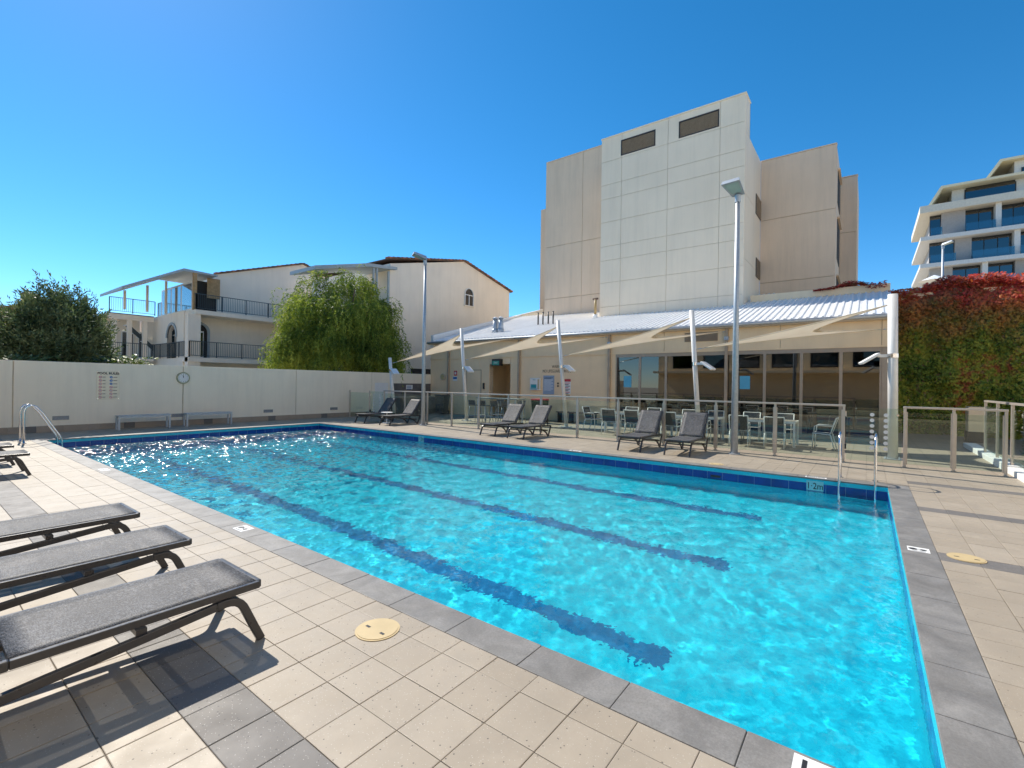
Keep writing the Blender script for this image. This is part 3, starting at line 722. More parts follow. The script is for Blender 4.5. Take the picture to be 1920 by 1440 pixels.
# left wing, set back and taller
xl = 26.0; lz = 16.25
wing(xl, ty1 - 1.0, PX(1023, 400, xl).y, 3.5, lz, [PX(1092, 400, xl).y], [PX(1060, 150 + 820 / 2.667, xl).z, PX(1060, 150 + 1085 / 2.667, xl).z], 'pink', 5)
MB().box(30.5, 32, PX(1023, 400, xl).y + 2, PX(1013, 500, 30.5).y, 3.5, PX(1015, 393, 30.5).z).build('rear_wall', mt['pink'], tow)
# ================================================================== POOL FENCE
FH = 1.32
def post(x, y, parent, h=FH - 0.03, w=0.05):
    p = MB().box(x - w / 2, x + w / 2, y - w / 2, y + w / 2, 0.0, h).build('post', mt['alu'], parent, bevel=0.004)
    MB().box(x - w * .8, x + w * .8, y - w * .8, y + w * .8, 0.0, 0.012).build('foot_plate', mt['alu'], p)
    return p
def fence_run(name, label, ys, x, rail=True, z0=0.0):
    f = thing(name, label, 'fence', (x, ys[0], 0))
    for y in ys: post(x, y, f)
    for a, b in zip(ys[:-1], ys[1:]):
        MB().box(x - 0.005, x + 0.005, a + 0.045, b - 0.045, 0.07, 1.19).build('glass_panel', mt['glass_f'], f)
        for yy in (a + 0.036, b - 0.036):
            MB().box(x - 0.012, x + 0.012, yy - 0.01, yy + 0.01, 0.06, 1.2).build('glazing_channel', mt['alu'], f)
    if rail: MB().box(x - 0.032, x + 0.032, ys[0] - 0.03, ys[-1] + 0.03, FH - 0.045, FH).build('top_rail', mt['alu'], f, bevel=0.008)
    return f
YS = [0.43 + (17.21 - 0.43) * k / 12 for k in range(13)]
fence_run('glass_fence', 'long glass pool fence with champagne metal posts and top rail along the loungers', YS, XF)
fence_run('glass_fence', 'short framed glass fence bay with three posts next to the dotted glass gate', [-2.20, -1.44, -0.66], XF)
fence_run('glass_fence', 'single pale glass fence panel beside the boundary wall', [18.26, 19.80], XF, rail=False)
# fence run at right angles, standing on a low white kerb
yk = -2.42
f = thing('glass_fence', 'glass fence run on a low white kerb beside the ivy wall', 'fence', (14, yk, 0))
xs_ = [11.4, 12.75, 14.1, 15.5, 16.9]
for a in xs_: post(a, yk, f, 1.40)
for a, b in zip(xs_[:-1], xs_[1:]):
    MB().box(a + 0.045, b - 0.045, yk - 0.005, yk + 0.005, 0.2, 1.3).build('glass_panel', mt['glass_f'], f)
MB().box(xs_[0] - .03, xs_[-1] + .03, yk - 0.032, yk + 0.032, 1.40, 1.445).build('top_rail', mt['alu'], f)
kb = MB().box(11.2, 14.0, yk - 0.18, yk + 0.10, -0.02, 0.11).box(14.0, 15.4, yk - 0.18, yk + 0.10, -0.02, 0.15).box(15.4, 19.5, yk - 0.18, yk + 0.10, -0.02, 0.12)
tag(kb.build('garden_kerb', mt['white'], bevel=0.01), 'low white kerb under the glass fence by the ivy', 'kerb')
# glass gates with rows of white dots
def gate(label, y0, y1, dots):
    g = thing('glass_gate', label, 'gate', (XF, y0, 0))
    MB().box(XF - 0.006, XF + 0.006, y0 + 0.05, y1 - 0.05, 0.06, 1.26).build('glass_panel', mt['glass_f'], g)
    for yy in dots:
        for k in range(7):
            MB().disc((XF - 0.0075, yy, 0.36 + k * 0.125), 0.042, (-1, 0, 0), 20, 0.0012).build('safety_dot', mt['sign_white'], g)
    for z in (0.3, 1.05):
        MB().box(XF - 0.03, XF + 0.03, y1 - 0.055, y1 - 0.026, z, z + 0.12).build('hinge', mt['black_pl'] if z < .5 else mt['steel'], g)
    MB().tube([(XF - 0.02, y0 + 0.12, 1.12), (XF - 0.03, y0 + 0.12, 1.12)], 0.025, 12).build('latch', mt['steel'], g)
gate('frameless glass gate with two columns of white dots by the pool ladder', -0.66, 0.43, (PX(1661, 800, XF).y, PX(1635, 800, XF).y))
gate('glass gate with dotted pane next to the boundary wall', 17.21, 18.26, (17.5, 17.95))
# paving of the courtyard behind the fence
cp = MB().quad((XF - 0.06, FY0 - 9, -0.004), (XB, FY0 - 9, -0.004), (XB, YW, -0.004), (XF - 0.06, YW, -0.004))
cp.quad((XB, FY0 - 9, -0.004), (30, FY0 - 9, -0.004), (30, FY0, -0.004), (XB, FY0, -0.004))
t = NT('courtyard_pavers'); br = t.n('TexBrick', Scale=1.0); t.put(br, 'Vector', t.pos()); br.offset = 0.0
br.inputs['Brick Width'].default_value = 0.3; br.inputs['Row Height'].default_value = 0.3; br.inputs['Mortar Size'].default_value = 0.004
t.put(br, 'Color1', (0.30, 0.245, 0.18)); t.put(br, 'Color2', (0.33, 0.27, 0.205)); t.put(br, 'Mortar', (0.13, 0.11, 0.09))
t.bsdf(t.mix(t.ramp(t.noise(1.5, 5, .7), [(.35, (0, 0, 0)), (.8, (.5,) * 3)]), br.outputs['Color'], (0.2, 0.17, 0.13)), 0.7)
tag(cp.build('courtyard_paving', t.m), kind='structure')

# ================================================================== SHADE SAILS on leaning masts
masts = []
bases = [(740, 784, 731, 670), (875, 788, 865, 615), (1062, 800, 1046, 600), (1311, 822, 1297, 581), (1674, 860, 1674, 551)]
mlab = ['short leaning white sail mast by the boundary wall', 'white sail mast leaning in front of the bar stools', 'white sail mast standing before the lifeguard warning lettering',
        'white sail mast between the reclined loungers and the glass doors', 'thick white sail mast beside the ivy wall']
flab = ['white floodlight on the short sail mast by the boundary wall', 'white floodlight on the sail mast in front of the bar stools', 'white floodlight beside the lifeguard warning lettering',
        'white floodlight on the mast before the glass doors', 'white floodlight on the mast beside the ivy']
for k, (bu, bv, tu, tv) in enumerate(bases):
    b = G(bu, bv); d = depth(b); tp = CAM + ray(tu, tv) * d
    r = 0.075 if k < 4 else 0.10
    m = thing('sail_mast', mlab[k], 'mast', b, 'sail masts in the courtyard')
    MB().tube([b, tp], r, 16).build('pole', mt['pole_white'], m, smooth=False)
    for pl in m.children[-1].data.polygons: pl.use_smooth = len(pl.vertices) == 4
    MB().box(b.x - 0.17, b.x + 0.17, b.y - 0.17, b.y + 0.17, -0.004, 0.016).build('base_plate', mt['galv'], m)
    for sx in (-.13, .13):
        for sy in (-.13, .13): MB().tube([(b.x + sx, b.y + sy, 0.016), (b.x + sx, b.y + sy, 0.045)], 0.014, 6).build('bolt', mt['galv'], m)
    masts.append((b, tp, r))
    # floodlight clamped to the mast
    zc = [2.25, 2.38, 2.40, 2.42, 2.50][k]; q = b.lerp(tp, zc / tp.z)
    fl = thing('floodlight', flab[k], 'floodlight', q, 'floodlights on the sail masts')
    MB().tube([q + Vector((0, 0, -0.05)), q + Vector((0, 0, 0.05))], r + 0.014, 16).build('clamp', mt['steel'], fl)
    s = -1 if k < 4 else 1
    dirv = Vector((-0.25, s * 0.97, 0)).normalized()
    MB().bar(q + dirv * r, q + dirv * (r + 0.2), 0.05, 0.07).build('arm', mt['white'], fl)
    p0 = q + dirv * (r + 0.19) + Vector((0, 0, 0.05)); p1 = p0 + dirv * 0.36 + Vector((0, 0, -0.24))
    hd = MB().bar(p0, p1, 0.30, 0.06).build('head', mt['white'], fl, bevel=0.012)
    nrm = (p1 - p0).normalized().cross(Vector((dirv.y, -dirv.x, 0)) * s).normalized()
    if nrm.z > 0: nrm = -nrm
    MB().bar(p0.lerp(p1, .12) + nrm * 0.031, p0.lerp(p1, .88) + nrm * 0.031, 0.24, 0.006).build('lens', mt['glass_d'], hd)
def sail(A, B, C, label, sag=0.11, n=22):
    A, B, C = Vector(A), Vector(B), Vector(C); cen = (A + B + C) / 3; vs, fs, ids = [], [], {}
    for i in range(n + 1):
        for j in range(n + 1 - i):
            a, b = i / n, j / n; c = 1 - a - b
            p = A * a + B * b + C * c
            pull = (a * b * 4) * (1 - c) ** 2 + (a * c * 4) * (1 - b) ** 2
            p = p.lerp(cen, sag * pull * 1.5).lerp(A, 0.37 * (b * c * 4) * (1 - a) ** 1.5) + Vector((0, 0, -0.35 * a * b * c * 9 / 3))
            ids[(i, j)] = len(vs); vs.append(p)
    for i in range(n):
        for j in range(n - i):
            fs.append((ids[(i, j)], ids[(i + 1, j)], ids[(i, j + 1)]))
            if j < n - i - 1: fs.append((ids[(i + 1, j)], ids[(i + 1, j + 1)], ids[(i, j + 1)]))
    s = thing('shade_sail', label, 'shade sail', A, 'shade sails over the courtyard')
    m = MB(); m.v = [tuple(p) for p in vs]; m.f = fs; m.mi = [0] * len(fs); m.build('fabric', mt['sail'], s, smooth=True)
    rim = [[vs[ids[(i, 0)]] for i in range(n + 1)], [vs[ids[(0, j)]] for j in range(n + 1)], [vs[ids[(i, n - i)]] for i in range(n + 1)]]
    for e in rim: MB().tube(e, 0.016, 6).build('hem', mt['sail'], s, smooth=True)
    return s
def on_mast(k, z): b, tp, r = masts[k]; return b.lerp(tp, z / tp.z)
def tie(p, q, parent_label=None): pass
anch = [Vector((XB - 0.16, PIPES[1], PX(975, 633, XB).z)), Vector((XB - 0.16, PIPES[2], PX(1142, 632, XB).z)), Vector((XB - 0.16, PIPES[3], PX(1362, 622, XB).z)), Vector((XB - 0.06, FY0 + 0.12, PX(1662, 617, XB).z))]
slab = ['cream shade sail rising from the short mast by the boundary wall', 'cream shade sail stretched above the bar stools and doorway', 'cream shade sail over the first glass doors', 'cream shade sail reaching the thick mast beside the ivy']
lowz = [2.55, 2.72, 2.80, 2.88]
for k in range(4):
    A = on_mast(k, lowz[k] if k else min(lowz[0], masts[0][1].z - 0.1)); B = on_mast(k + 1, masts[k + 1][1].z - 0.22); C = anch[k]
    cen = (A + B + C) / 3
    A2, B2, C2 = A.lerp(cen, 0.10), B.lerp(cen, 0.05), C.lerp(cen, 0.07)
    s = sail(A2, B2, C2, slab[k])
    for p, q in ((A, A2), (B, B2), (C, C2)):
        c = MB().tube([p, q], 0.008, 6).build('tie_cable', mt['steel'], s)
        m_ = p.lerp(q, 0.5); MB().tube([p.lerp(q, .35), p.lerp(q, .65)], 0.018, 6).build('turnbuckle', mt['galv'], c)

# ================================================================== LAMP POSTS
def lamp_post(base, label, towards, hh=6.45, r0=0.085, r1=0.05):
    L = thing('lamp_post', label, 'lamp post', base, 'pole lamps around the pool'); b = Vector(base)
    MB().tube([b, b + Vector((0, 0, hh))], [r0, r1], 16).build('pole', mt['galv'], L)
    for pl in L.children[-1].data.polygons: pl.use_smooth = len(pl.vertices) == 4
    MB().tube([b, b + Vector((0, 0, 0.03))], r0 + 0.05, 16).build('base_flange', mt['galv'], L)
    MB().tube([b + Vector((0, 0, hh - 0.12)), b + Vector((0, 0, hh + 0.06))], r1 + 0.018, 12).build('collar', mt['galv'], L)
    d = Vector(towards).normalized(); c = b + Vector((0, 0, hh + 0.12)); n = Vector((0, 0, 1)); a = d.cross(n)
    dd = (d + Vector((0, 0, 0.30))).normalized()
    def pt(f, s, h): return c + dd * f + a * s + n * h
    hd = MB()
    w0, w1 = 0.15, 0.22
    bot = [pt(-0.06, -w0, -0.04), pt(0.52, -w1, -0.04), pt(0.52, w1, -0.04), pt(-0.06, w0, -0.04)]
    top = [pt(-0.02, -w0 * .7, 0.10), pt(0.49, -w1 * .9, 0.05), pt(0.49, w1 * .9, 0.05), pt(-0.02, w0 * .7, 0.10)]
    hd.quad(*top)
    for i in range(4): hd.quad(bot[i], bot[(i + 1) % 4], top[(i + 1) % 4], top[i])
    hd.quad(*reversed(bot))
    h = hd.build('lamp_head', mt['galv'], L, bevel=0.008)
    lp = [pt(0.08, -w0 * .8, -0.046), pt(0.47, -w1 * .8, -0.046), pt(0.47, w1 * .8, -0.046), pt(0.08, w0 * .8, -0.046)]
    MB().quad(*lp).build('lens', plain('lamp_lens_green', (0.35, 0.48, 0.45), 0.1), h)
lamp_post(G(793, 797), 'tall galvanised lamp post standing beside the dappled loungers', (-0.85, 0.5, 0))
lamp_post(G(1376.5, 851), 'tall galvanised lamp post in front of the dining tables', (-0.95, 0.15, 0))
# far lamp behind the ivy wall
p = PX(1768, 462, 42.0); lamp_post((42.0, p.y, p.z - 6.4), 'distant lamp post rising behind the ivy in front of the apartments', (-0.3, -0.9, 0), 6.4, 0.09, 0.06)

# ================================================================== LOUNGERS
def rail_profile(flat):
    pass
def make_lounger(flat):
    """local frame: foot end at x=0 pointing to -x ... lounger runs along +x, width along y, sling top at z=0.385"""
    L = thing('sun_lounger', 'x', 'sun lounger', (0, 0, 0)); W = 0.60; T = 0.385; LEN = 1.90; HB = 1.12
    fr = mt['sling_frame']
    ang = 0 if flat else R_(52)
    def bp(s, h=0.0):         # point along the backrest
        return Vector((HB + math.cos(ang) * s - math.sin(ang) * h, 0, T - 0.03 + math.sin(ang) * s + math.cos(ang) * h))
    BL = LEN - HB
    for sy in (-1, 1):
        y = sy * W / 2
        MB().bar((0, y, T - 0.025), (HB + (0.0 if not flat else 0), y, T - 0.03), 0.035, 0.044).build('side_rail', fr, L, bevel=0.004)
        a, b = bp(0.0), bp(BL); a.y = b.y = y
        MB().bar(a, b, 0.035, 0.05, (math.sin(-ang), 0, math.cos(ang))).build('back_rail', fr, L, bevel=0.008)
    MB().bar((0.0, -W / 2, T - 0.025), (0.0, W / 2, T - 0.025), 0.035, 0.05).build('end_rail', fr, L, bevel=0.008)
    a = bp(BL); MB().bar((a.x, -W / 2, a.z), (a.x, W / 2, a.z), 0.035, 0.05).build('head_rail', fr, L, bevel=0.008)
    for xx in (0.42, 0.80, 1.10): MB().bar((xx, -W / 2 + .02, T - 0.036), (xx, W / 2 - .02, T - 0.036), 0.035, 0.02).build('cross_bar', fr, L)
    # sling: two slightly sagging sheets
    def sheet(name, f0, f1, nx=10, ny=8):
        m = MB(); vs = []
        for i in range(nx + 1):
            for j in range(ny + 1):
                s = f0.lerp(f1, i / nx); w = (j / ny - 0.5) * (W - 0.02)
                sg = -0.009 * (1 - (2 * j / ny - 1) ** 2) * math.sin(math.pi * min(1, max(0, i / nx)) ) ** 0.5 if 0 < i < nx else 0
                n = Vector((f0.z - f1.z, 0, f1.x - f0.x)).normalized()
                vs.append(s + Vector((0, w, 0)) + n * sg)
        m.v = [tuple(v) for v in vs]
        for i in range(nx):
            for j in range(ny):
                k = i * (ny + 1) + j; m.f.append((k, k + 1, k + ny + 2, k + ny + 1)); m.mi.append(0)
        o = m.build(name, mt['sling'], L, smooth=True)
        sd_ = o.modifiers.new('s', 'SOLIDIFY'); sd_.thickness = 0.006
    sheet('seat_sling', Vector((0.0, 0, T - 0.001)), Vector((HB, 0, T - 0.005)))
    sheet('back_sling', bp(0.02, 0.028), bp(BL, 0.028))
    for sy in (-1, 1):
        y = sy * (W / 2 + 0.004)
        pts = [(-0.015, 0.0), (0.03, 0.10), (0.085, 0.225), (0.097, 0.25), (0.115, 0.275), (0.14, 0.294), (0.17, 0.304), (0.20, 0.306), (0.25, 0.302)]
        m = MB()
        m.sweep(pts, y, 0.034, 0.048)
        m.build('leg', fr, L, bevel=0.005)
        pts = [(0.25, 0.302), (0.6, 0.265), (1.0, 0.225), (1.35, 0.185)]
        m = MB()
        m.sweep(pts, y, 0.034, 0.048)
        m.build('side_beam', fr, L, bevel=0.005)
        m = MB()
        pts = [(1.28, 0.20), (1.40, 0.16), (1.50, 0.09), (1.56, 0.0)]
        if not flat: pts = [(0.95, 0.24), (1.15, 0.19), (1.30, 0.10), (1.38, 0.0)]
        m.sweep(pts, y, 0.034, 0.045)
        m.build('leg', fr, L, bevel=0.005)
        if not flat:
            m = MB(); m.bar((1.05, y, T - 0.03), (1.55, y, T - 0.06), 0.034, 0.05); m.bar((1.55, y, T - 0.06), (1.40, y, 0.0), 0.034, 0.045)
            m.build('rear_frame', fr, L)
            q = bp(BL * 0.55); m = MB(); m.bar((q.x, y * .9, q.z), (1.42, y * .9, T - 0.06), 0.022, 0.03); m.build('prop_stay', fr, L)
    for xx, zz in ((0.11, 0.27), (1.30, 0.20)): MB().bar((xx, -W / 2, zz), (xx, W / 2, zz), 0.03, 0.03).build('stretcher', fr, L)
    if flat: MB().bar((0.62, -W / 2, 0.30), (0.62, W / 2, 0.30), 0.05, 0.03).build('stretcher', fr, L)
    return L
flatL = make_lounger(True); used = []
near = [((1.465, 3.45), 'flat dark grey sling lounger on the deck, standing on its own shadow'), ((1.49, 4.69), 'flat speckled grey lounger set between two other flat loungers'),
        ((1.47, 5.93), 'flat grey lounger farthest from the others in the close row of three'), ((1.46, 11.78), 'flat lounger with a bleached pale sling on the sunlit deck'), ((1.44, 13.3), 'flat lounger near the pool steps, mostly cut off')]
for (x, y), lab in near:
    o = place(flatL, used, (x, y, 0), math.pi, lab); o['group'] = 'flat loungers on the near deck'
recl = make_lounger(False); used = []
far = [((11.60, 16.52), 'reclined lounger with dappled shade nearest the boundary wall'), ((11.68, 15.02), 'reclined lounger with dappled shade next to the lamp post'),
       ((11.68, 9.79), 'reclined lounger of a pair before the bar stools, on the lamp post side'), ((11.63, 8.63), 'reclined lounger of a pair before the bar stools, on the dining side'),
       ((11.47, 4.87), 'reclined lounger between glass fence and pool, one lounger away from the lamp post'), ((11.50, 3.66), 'reclined lounger right beside the tall lamp post by the dining tables')]
for (x, y), lab in far:
    o = place(recl, used, (x, y, 0), 0, lab); o['group'] = 'reclined loungers along the fence'
# small round side table between the two far loungers
st = thing('side_table', 'small white round side table between the two dappled loungers', 'side table', (12.35, 15.75, 0))
MB().disc((12.35, 15.75, 0.43), 0.24, h=0.025).build('table_top', mt['white'], st)
MB().tube([(12.35, 15.75, 0.03), (12.35, 15.75, 0.43)], 0.025, 10).build('stem', mt['white'], st); MB().disc((12.35, 15.75, 0.0), 0.17, h=0.025).build('base', mt['white'], st)

# ================================================================== LADDERS AND RAILS
def arc(c, r, a0, a1, n=8): return [(c[0] + r * math.cos(a0 + (a1 - a0) * k / n), c[1] + r * math.sin(a0 + (a1 - a0) * k / n)) for k in range(n + 1)]
ld = thing('pool_ladder', 'stainless pool ladder with two tall grab rails beside the glass gate', 'ladder', (10.8, 0.1, 0))
for yy in (0.39, -0.13):
    pr = [(10.86, 0.0), (10.86, 0.66)] + arc((10.64, 0.66), 0.22, 0, math.pi, 10) + [(10.42, 0.66), (10.40, 0.2), (10.34, -0.25), (10.34, -1.0)]
    MB().tube([(a, yy, b) for a, b in pr], 0.021, 12).build('grab_rail', mt['steel'], ld, smooth=True)
    MB().tube([(10.86, yy, 0.0), (10.86, yy, 0.018)], 0.05, 14).build('flange', mt['steel'], ld)
for z in (-0.35, -0.62, -0.89): MB().box(10.30, 10.40, -0.12, 0.38, z - 0.012, z + 0.012).build('rung', mt['steel'], ld)
hr = thing('entry_handrail', 'sloping double stainless handrail at the steps in the pool corner', 'handrail', (2.06, 17.2, 0))
for yy in (16.92, 17.46):
    pr = [(2.06, 0.0), (2.06, 0.80), (2.075, 0.88), (2.12, 0.945), (2.19, 0.965), (2.27, 0.93), (2.40, 0.76), (2.72, 0.16), (2.76, 0.06), (2.765, -0.05), (2.765, -0.6)]
    MB().tube([(a, yy, b) for a, b in pr], 0.023, 12).build('rail', mt['steel'], hr, smooth=True)
    MB().tube([(2.06, yy, 0.0), (2.06, yy, 0.018)], 0.05, 14).build('flange', mt['steel'], hr)

# ================================================================== BENCHES by the wall
def bench(x0, x1, label):
    b = thing('metal_bench', label, 'bench', ((x0 + x1) / 2, 19.45, 0), 'metal benches along the wall'); y0, y1 = 19.28, 19.62; al = mt['galv']
    MB().box(x0, x1, y0, y0 + 0.165, 0.44, 0.475).build('seat_plank', al, b, bevel=0.006); MB().box(x0, x1, y1 - 0.165, y1, 0.44, 0.475).build('seat_plank', al, b, bevel=0.006)
    MB().box(x0 + .02, x1 - .02, y0 + 0.01, y0 + 0.045, 0.40, 0.44).build('apron', al, b); MB().box(x0 + .02, x1 - .02, y1 - 0.045, y1 - 0.01, 0.40, 0.44).build('apron', al, b)
    for x in (x0 + 0.03, x1 - 0.03):
        for y in (y0 + 0.03, y1 - 0.03): MB().box(x - 0.025, x + 0.025, y - 0.025, y + 0.025, 0, 0.40).build('leg', al, b)
a, b = PY(222, 773, 19.28).x, PY(321, 772, 19.28).x; bench(a, b, 'slim metal bench below the pool rules sign')
a, b = PY(350, 771, 19.28).x, PY(436, 769, 19.28).x; bench(a, b, 'slim metal bench on the far side of the wall clock')
# clock
c = PY(343, 708, YW); ck = thing('wall_clock', 'round wall clock with pale olive rim on the boundary wall', 'clock', (c.x, YW, c.z)); rr = 0.215
MB().disc((c.x, YW - 0.001, c.z), rr, (0, -1, 0), 40, 0.05).build('rim', plain('clock_rim_olive', (0.36, 0.36, 0.23), 0.5), ck, bevel=0.01)
MB().disc((c.x, YW - 0.051, c.z), rr * 0.78, (0, -1, 0), 40, 0.003).build('dial', mt['sign_white'], ck)
for k in range(12):
    a = k * math.pi / 6; p0 = Vector((c.x + math.sin(a) * rr * .58, YW - 0.0555, c.z + math.cos(a) * rr * .58)); p1 = p0 + Vector((math.sin(a), 0, math.cos(a))) * rr * 0.13
    MB().bar(p0, p1, 0.012, 0.003, (0, 1, 0)).build('hour_mark', mt['ink'], ck)
for a, l, w in ((R_(-1), 0.40, 0.016), (R_(-12), 0.55, 0.011)):
    p0 = Vector((c.x, YW - 0.058, c.z)); MB().bar(p0, p0 + Vector((math.sin(a), 0, math.cos(a))) * rr * l, w, 0.003, (0, 1, 0)).build('hand', mt['ink'], ck)
MB().box(c.x - 0.006, c.x + 0.006, YW - 0.01, YW - 0.001, c.z - 0.95, c.z - rr).build('conduit', mt['downpipe'], ck)
# pool rules sign
a, b = PY(181, 694.5, YW), PY(224, 748, YW); sg = thing('pool_rules_sign', 'clear acrylic pool rules sign with two columns of red and blue pictograms', 'sign', ((a.x + b.x) / 2, YW, b.z))
w_, h_ = b.x - a.x, a.z - b.z; xc = (a.x + b.x) / 2
MB().box(a.x, b.x, YW - 0.012, YW - 0.006, b.z, a.z).build('board', plain('acrylic_cream', (0.83, 0.75, 0.58), 0.15), sg)
text_mesh('POOL RULES', h_ * 0.105, (xc, YW - 0.014, a.z - h_ * 0.085), (1, 0, 0), (0, 0, 1), mt['ink'], parent=sg, bold=0.004)
for r in range(7):
    for cc in range(2):
        px_, pz = a.x + w_ * (0.16 + 0.46 * cc), a.z - h_ * (0.215 + r * 0.117); red = not (cc == 1 and r < 3)
        MB().disc((px_, YW - 0.0135, pz), h_ * 0.042, (0, -1, 0), 18, 0.002).build('pictogram', mt['red'] if red else mt['blue'], sg)
        MB().disc((px_, YW - 0.0160, pz), h_ * 0.028, (0, -1, 0), 14, 0.001).build('pictogram', mt['sign_white'] if red else mt['blue'], sg)
        MB().bar((px_ - .012, YW - 0.018, pz + .012), (px_ + .012, YW - 0.018, pz - .012), 0.012, 0.002, (0, 1, 0)).build('pictogram', mt['ink'] if red else mt['sign_white'], sg)
        ln = w_ * (0.13 + 0.09 * ((r * 3 + cc) % 3) / 2)
        MB().box(px_ + w_ * .09, px_ + w_ * .09 + ln, YW - 0.0145, YW - 0.0125, pz - h_ * .009, pz + h_ * .009).build('caption_line', mt['ink_brown'], sg)
for sx in (a.x + .03, b.x - .03):
    for sz in (a.z - .03, b.z + .03): MB().disc((sx, YW - 0.012, sz), 0.014, (0, -1, 0), 10, 0.008).build('standoff', mt['steel'], sg)

# ================================================================== DECK SIGNS, LIDS
def deck_sign(label, c, w, h, txt=None, rows=False):
    """w along y, h along x"""
    s = thing('deck_marker', label, 'sign', (c[0], c[1], 0.0), 'white markers on the coping')
    z = 0.0025
    MB().box(c[0] - h / 2, c[0] + h / 2, c[1] - w / 2, c[1] + w / 2, 0.0, z).build('plate', mt['sign_white'], s)
    if txt: text_mesh(txt, h * 0.98, (c[0], c[1], z + .001), (0, -1, 0), (1, 0, 0), mt['ink'], parent=s, depth_=0.0006, bold=0.002, width=w * 0.86)
    if rows:
        MB().disc((c[0], c[1] + w * .25, z), h * .22, h=0.001).build('pictogram', mt['ink'], s); MB().disc((c[0], c[1] - w * .22, z), h * .17, h=0.001).build('pictogram', mt['ink'], s)
        MB().bar((c[0] - h * .12, c[1] - w * .1, z + .0008), (c[0] + h * .12, c[1] + w * .1, z + .0008), 0.008, 0.001).build('pictogram', mt['ink'], s)
        MB().box(c[0] - h * .4, c[0] - h * .34, c[1] - w * .3, c[1] + w * .3, z, z + .001).build('caption_line', mt['ink'], s)
deck_sign('white depth plate reading 1.2m set in the grey coping corner', (2.435, 0.085), 0.33, 0.20, '1.2m')
p = G(453, 991); deck_sign('white pictogram plate on the coping beside the flat loungers', (p.x + .02, p.y), 0.21, 0.15, rows=True)
p = G(1722, 1030); s_ = deck_sign('white pictogram plate on the coping opposite the round lid', (p.x, p.y), 0.18, 0.17, rows=True)
p = G(195, 880); deck_sign('white plate on the coping toward the handrail corner', (p.x, p.y), 0.3, 0.13, rows=True)
p = G(1530, 894); deck_sign('white lettered plate on the coping above the 1.2m wall marker', (10.58, p.y), 0.34, 0.12, 'SHALLOW')
p = G(1072, 846); deck_sign('white plate on the coping before the reclined loungers', (10.6, p.y), 0.34, 0.12, rows=True)
for (u, v, lab) in ((708, 1180, 'round yellow skimmer lid in the beige paving beside the flat loungers'), (1812, 1046, 'round yellow skimmer lid on the grey stripe of paving'), (1343, 869.5, 'round yellow skimmer lid on the far deck by the lamp post')):
    p = G(u, v); l = thing('skimmer_lid', lab, 'lid', (p.x, p.y, 0), 'yellow skimmer lids')
    MB().disc((p.x, p.y, 0.0005), 0.148, seg=40, h=0.004).build('ring', mt['yellow'], l); MB().disc((p.x, p.y, 0.0046), 0.135, seg=40, h=0.003).build('cover', mt['yellow'], l)
    for s in (-1, 1):
        MB().box(p.x - 0.03 , p.x - 0.012 , p.y + s * 0.075 - .02, p.y + s * 0.075 + .02, 0.0078, 0.0086).build('finger_slot', mt['ink'], l)
# depth tiles on the far pool wall
for u, txt in ((1528, '1·2m'), (790, '1·2m'), (616, '1·2m')):
    p = PX(u, 905 if u > 1500 else 820, PX1) if u > 700 else None
    if p is not None:
        d = MB().box(PX1 - 0.0075, PX1 - 0.0052, p.y - 0.135, p.y + 0.135, -0.235, -0.052).build('depth_tile', plain('depth_tile_pale_%d' % u, (0.30, 0.58, 0.62), 0.25), basin)
        text_mesh(txt, 0.17, (PX1 - 0.009, p.y, -0.15), (0, -1, 0), (0, 0, 1), mt['ink'], parent=d, depth_=0.0006, bold=0.001, width=0.235)
MB().box(PX1 - 0.008, PX1 - 0.0052, 2.42, 2.62, -0.215, -0.165).build('skimmer_slot', mt['black_pl'], basin)
# ================================================================== FACADE FITTINGS
def on_facade(u, v): return PX(u, v, XB)
c = on_facade(1047, 687); c2 = on_facade(1047, 695.3); wL, wR = on_facade(1017, 695).y, on_facade(1077, 695).y
text_mesh('WARNING', 0.20, (XB - 0.003, c.y, c.z), (0, -1, 0), (0, 0, 1), mt['ink_brown'], parent=low, width=(wL - wR) * 0.40)
text_mesh('NO LIFEGUARD ON DUTY', 0.20, (XB - 0.003, c2.y, c2.z), (0, -1, 0), (0, 0, 1), mt['ink_brown'], parent=low, width=wL - wR)
def fplate(name, label, cat, u0, v0, u1, v1, mat, t_=0.012):
    a, b = on_facade(u0, v0), on_facade(u1, v1); s = thing(name, label, cat, (XB, (a.y + b.y) / 2, b.z))
    MB().box(XB - 0.002 - t_, XB - 0.002, b.y, a.y, b.z, a.z).build('board', mat, s, bevel=0.003 if t_ > .02 else 0); return s, a, b, XB - 0.002 - t_
s, a, b, xf = fplate('defibrillator_box', 'white defibrillator cabinet with teal print on the pavilion wall', 'cabinet', 997, 708, 1014, 731, mt['sign_white'], 0.14)
MB().box(xf - .003, xf - .001, b.y + .16, a.y - .05, b.z + .10, b.z + .28).build('print', mt['teal'], s); MB().box(xf - .003, xf - .001, b.y + .12, a.y - .03, b.z + .03, b.z + .08).build('print', mt['teal'], s)
MB().box(xf - .003, xf - .001, b.y + .02, b.y + .10, b.z + .04, a.z - .06).build('print', mt['yellow'], s)
text_mesh('AED', 0.09, (xf - .004, (a.y + b.y) / 2 + .03, a.z - .09), (0, -1, 0), (0, 0, 1), mt['teal'], parent=s)
s, a, b, xf = fplate('information_board', 'blue-grey information board on the pavilion wall below the lettering', 'sign', 1019, 703.5, 1039, 739, mt['sign_blue_grey'])
for k in range(14):
    z = a.z - 0.1 - k * (a.z - b.z - .25) / 14
    MB().box(xf - .002, xf - .0005, b.y + 0.06 + 0.1 * (k % 3 == 1), a.y - 0.06, z - .008, z + .008).build('caption_line', mt['ink'] if k < 2 else mt['sign_white'], s)
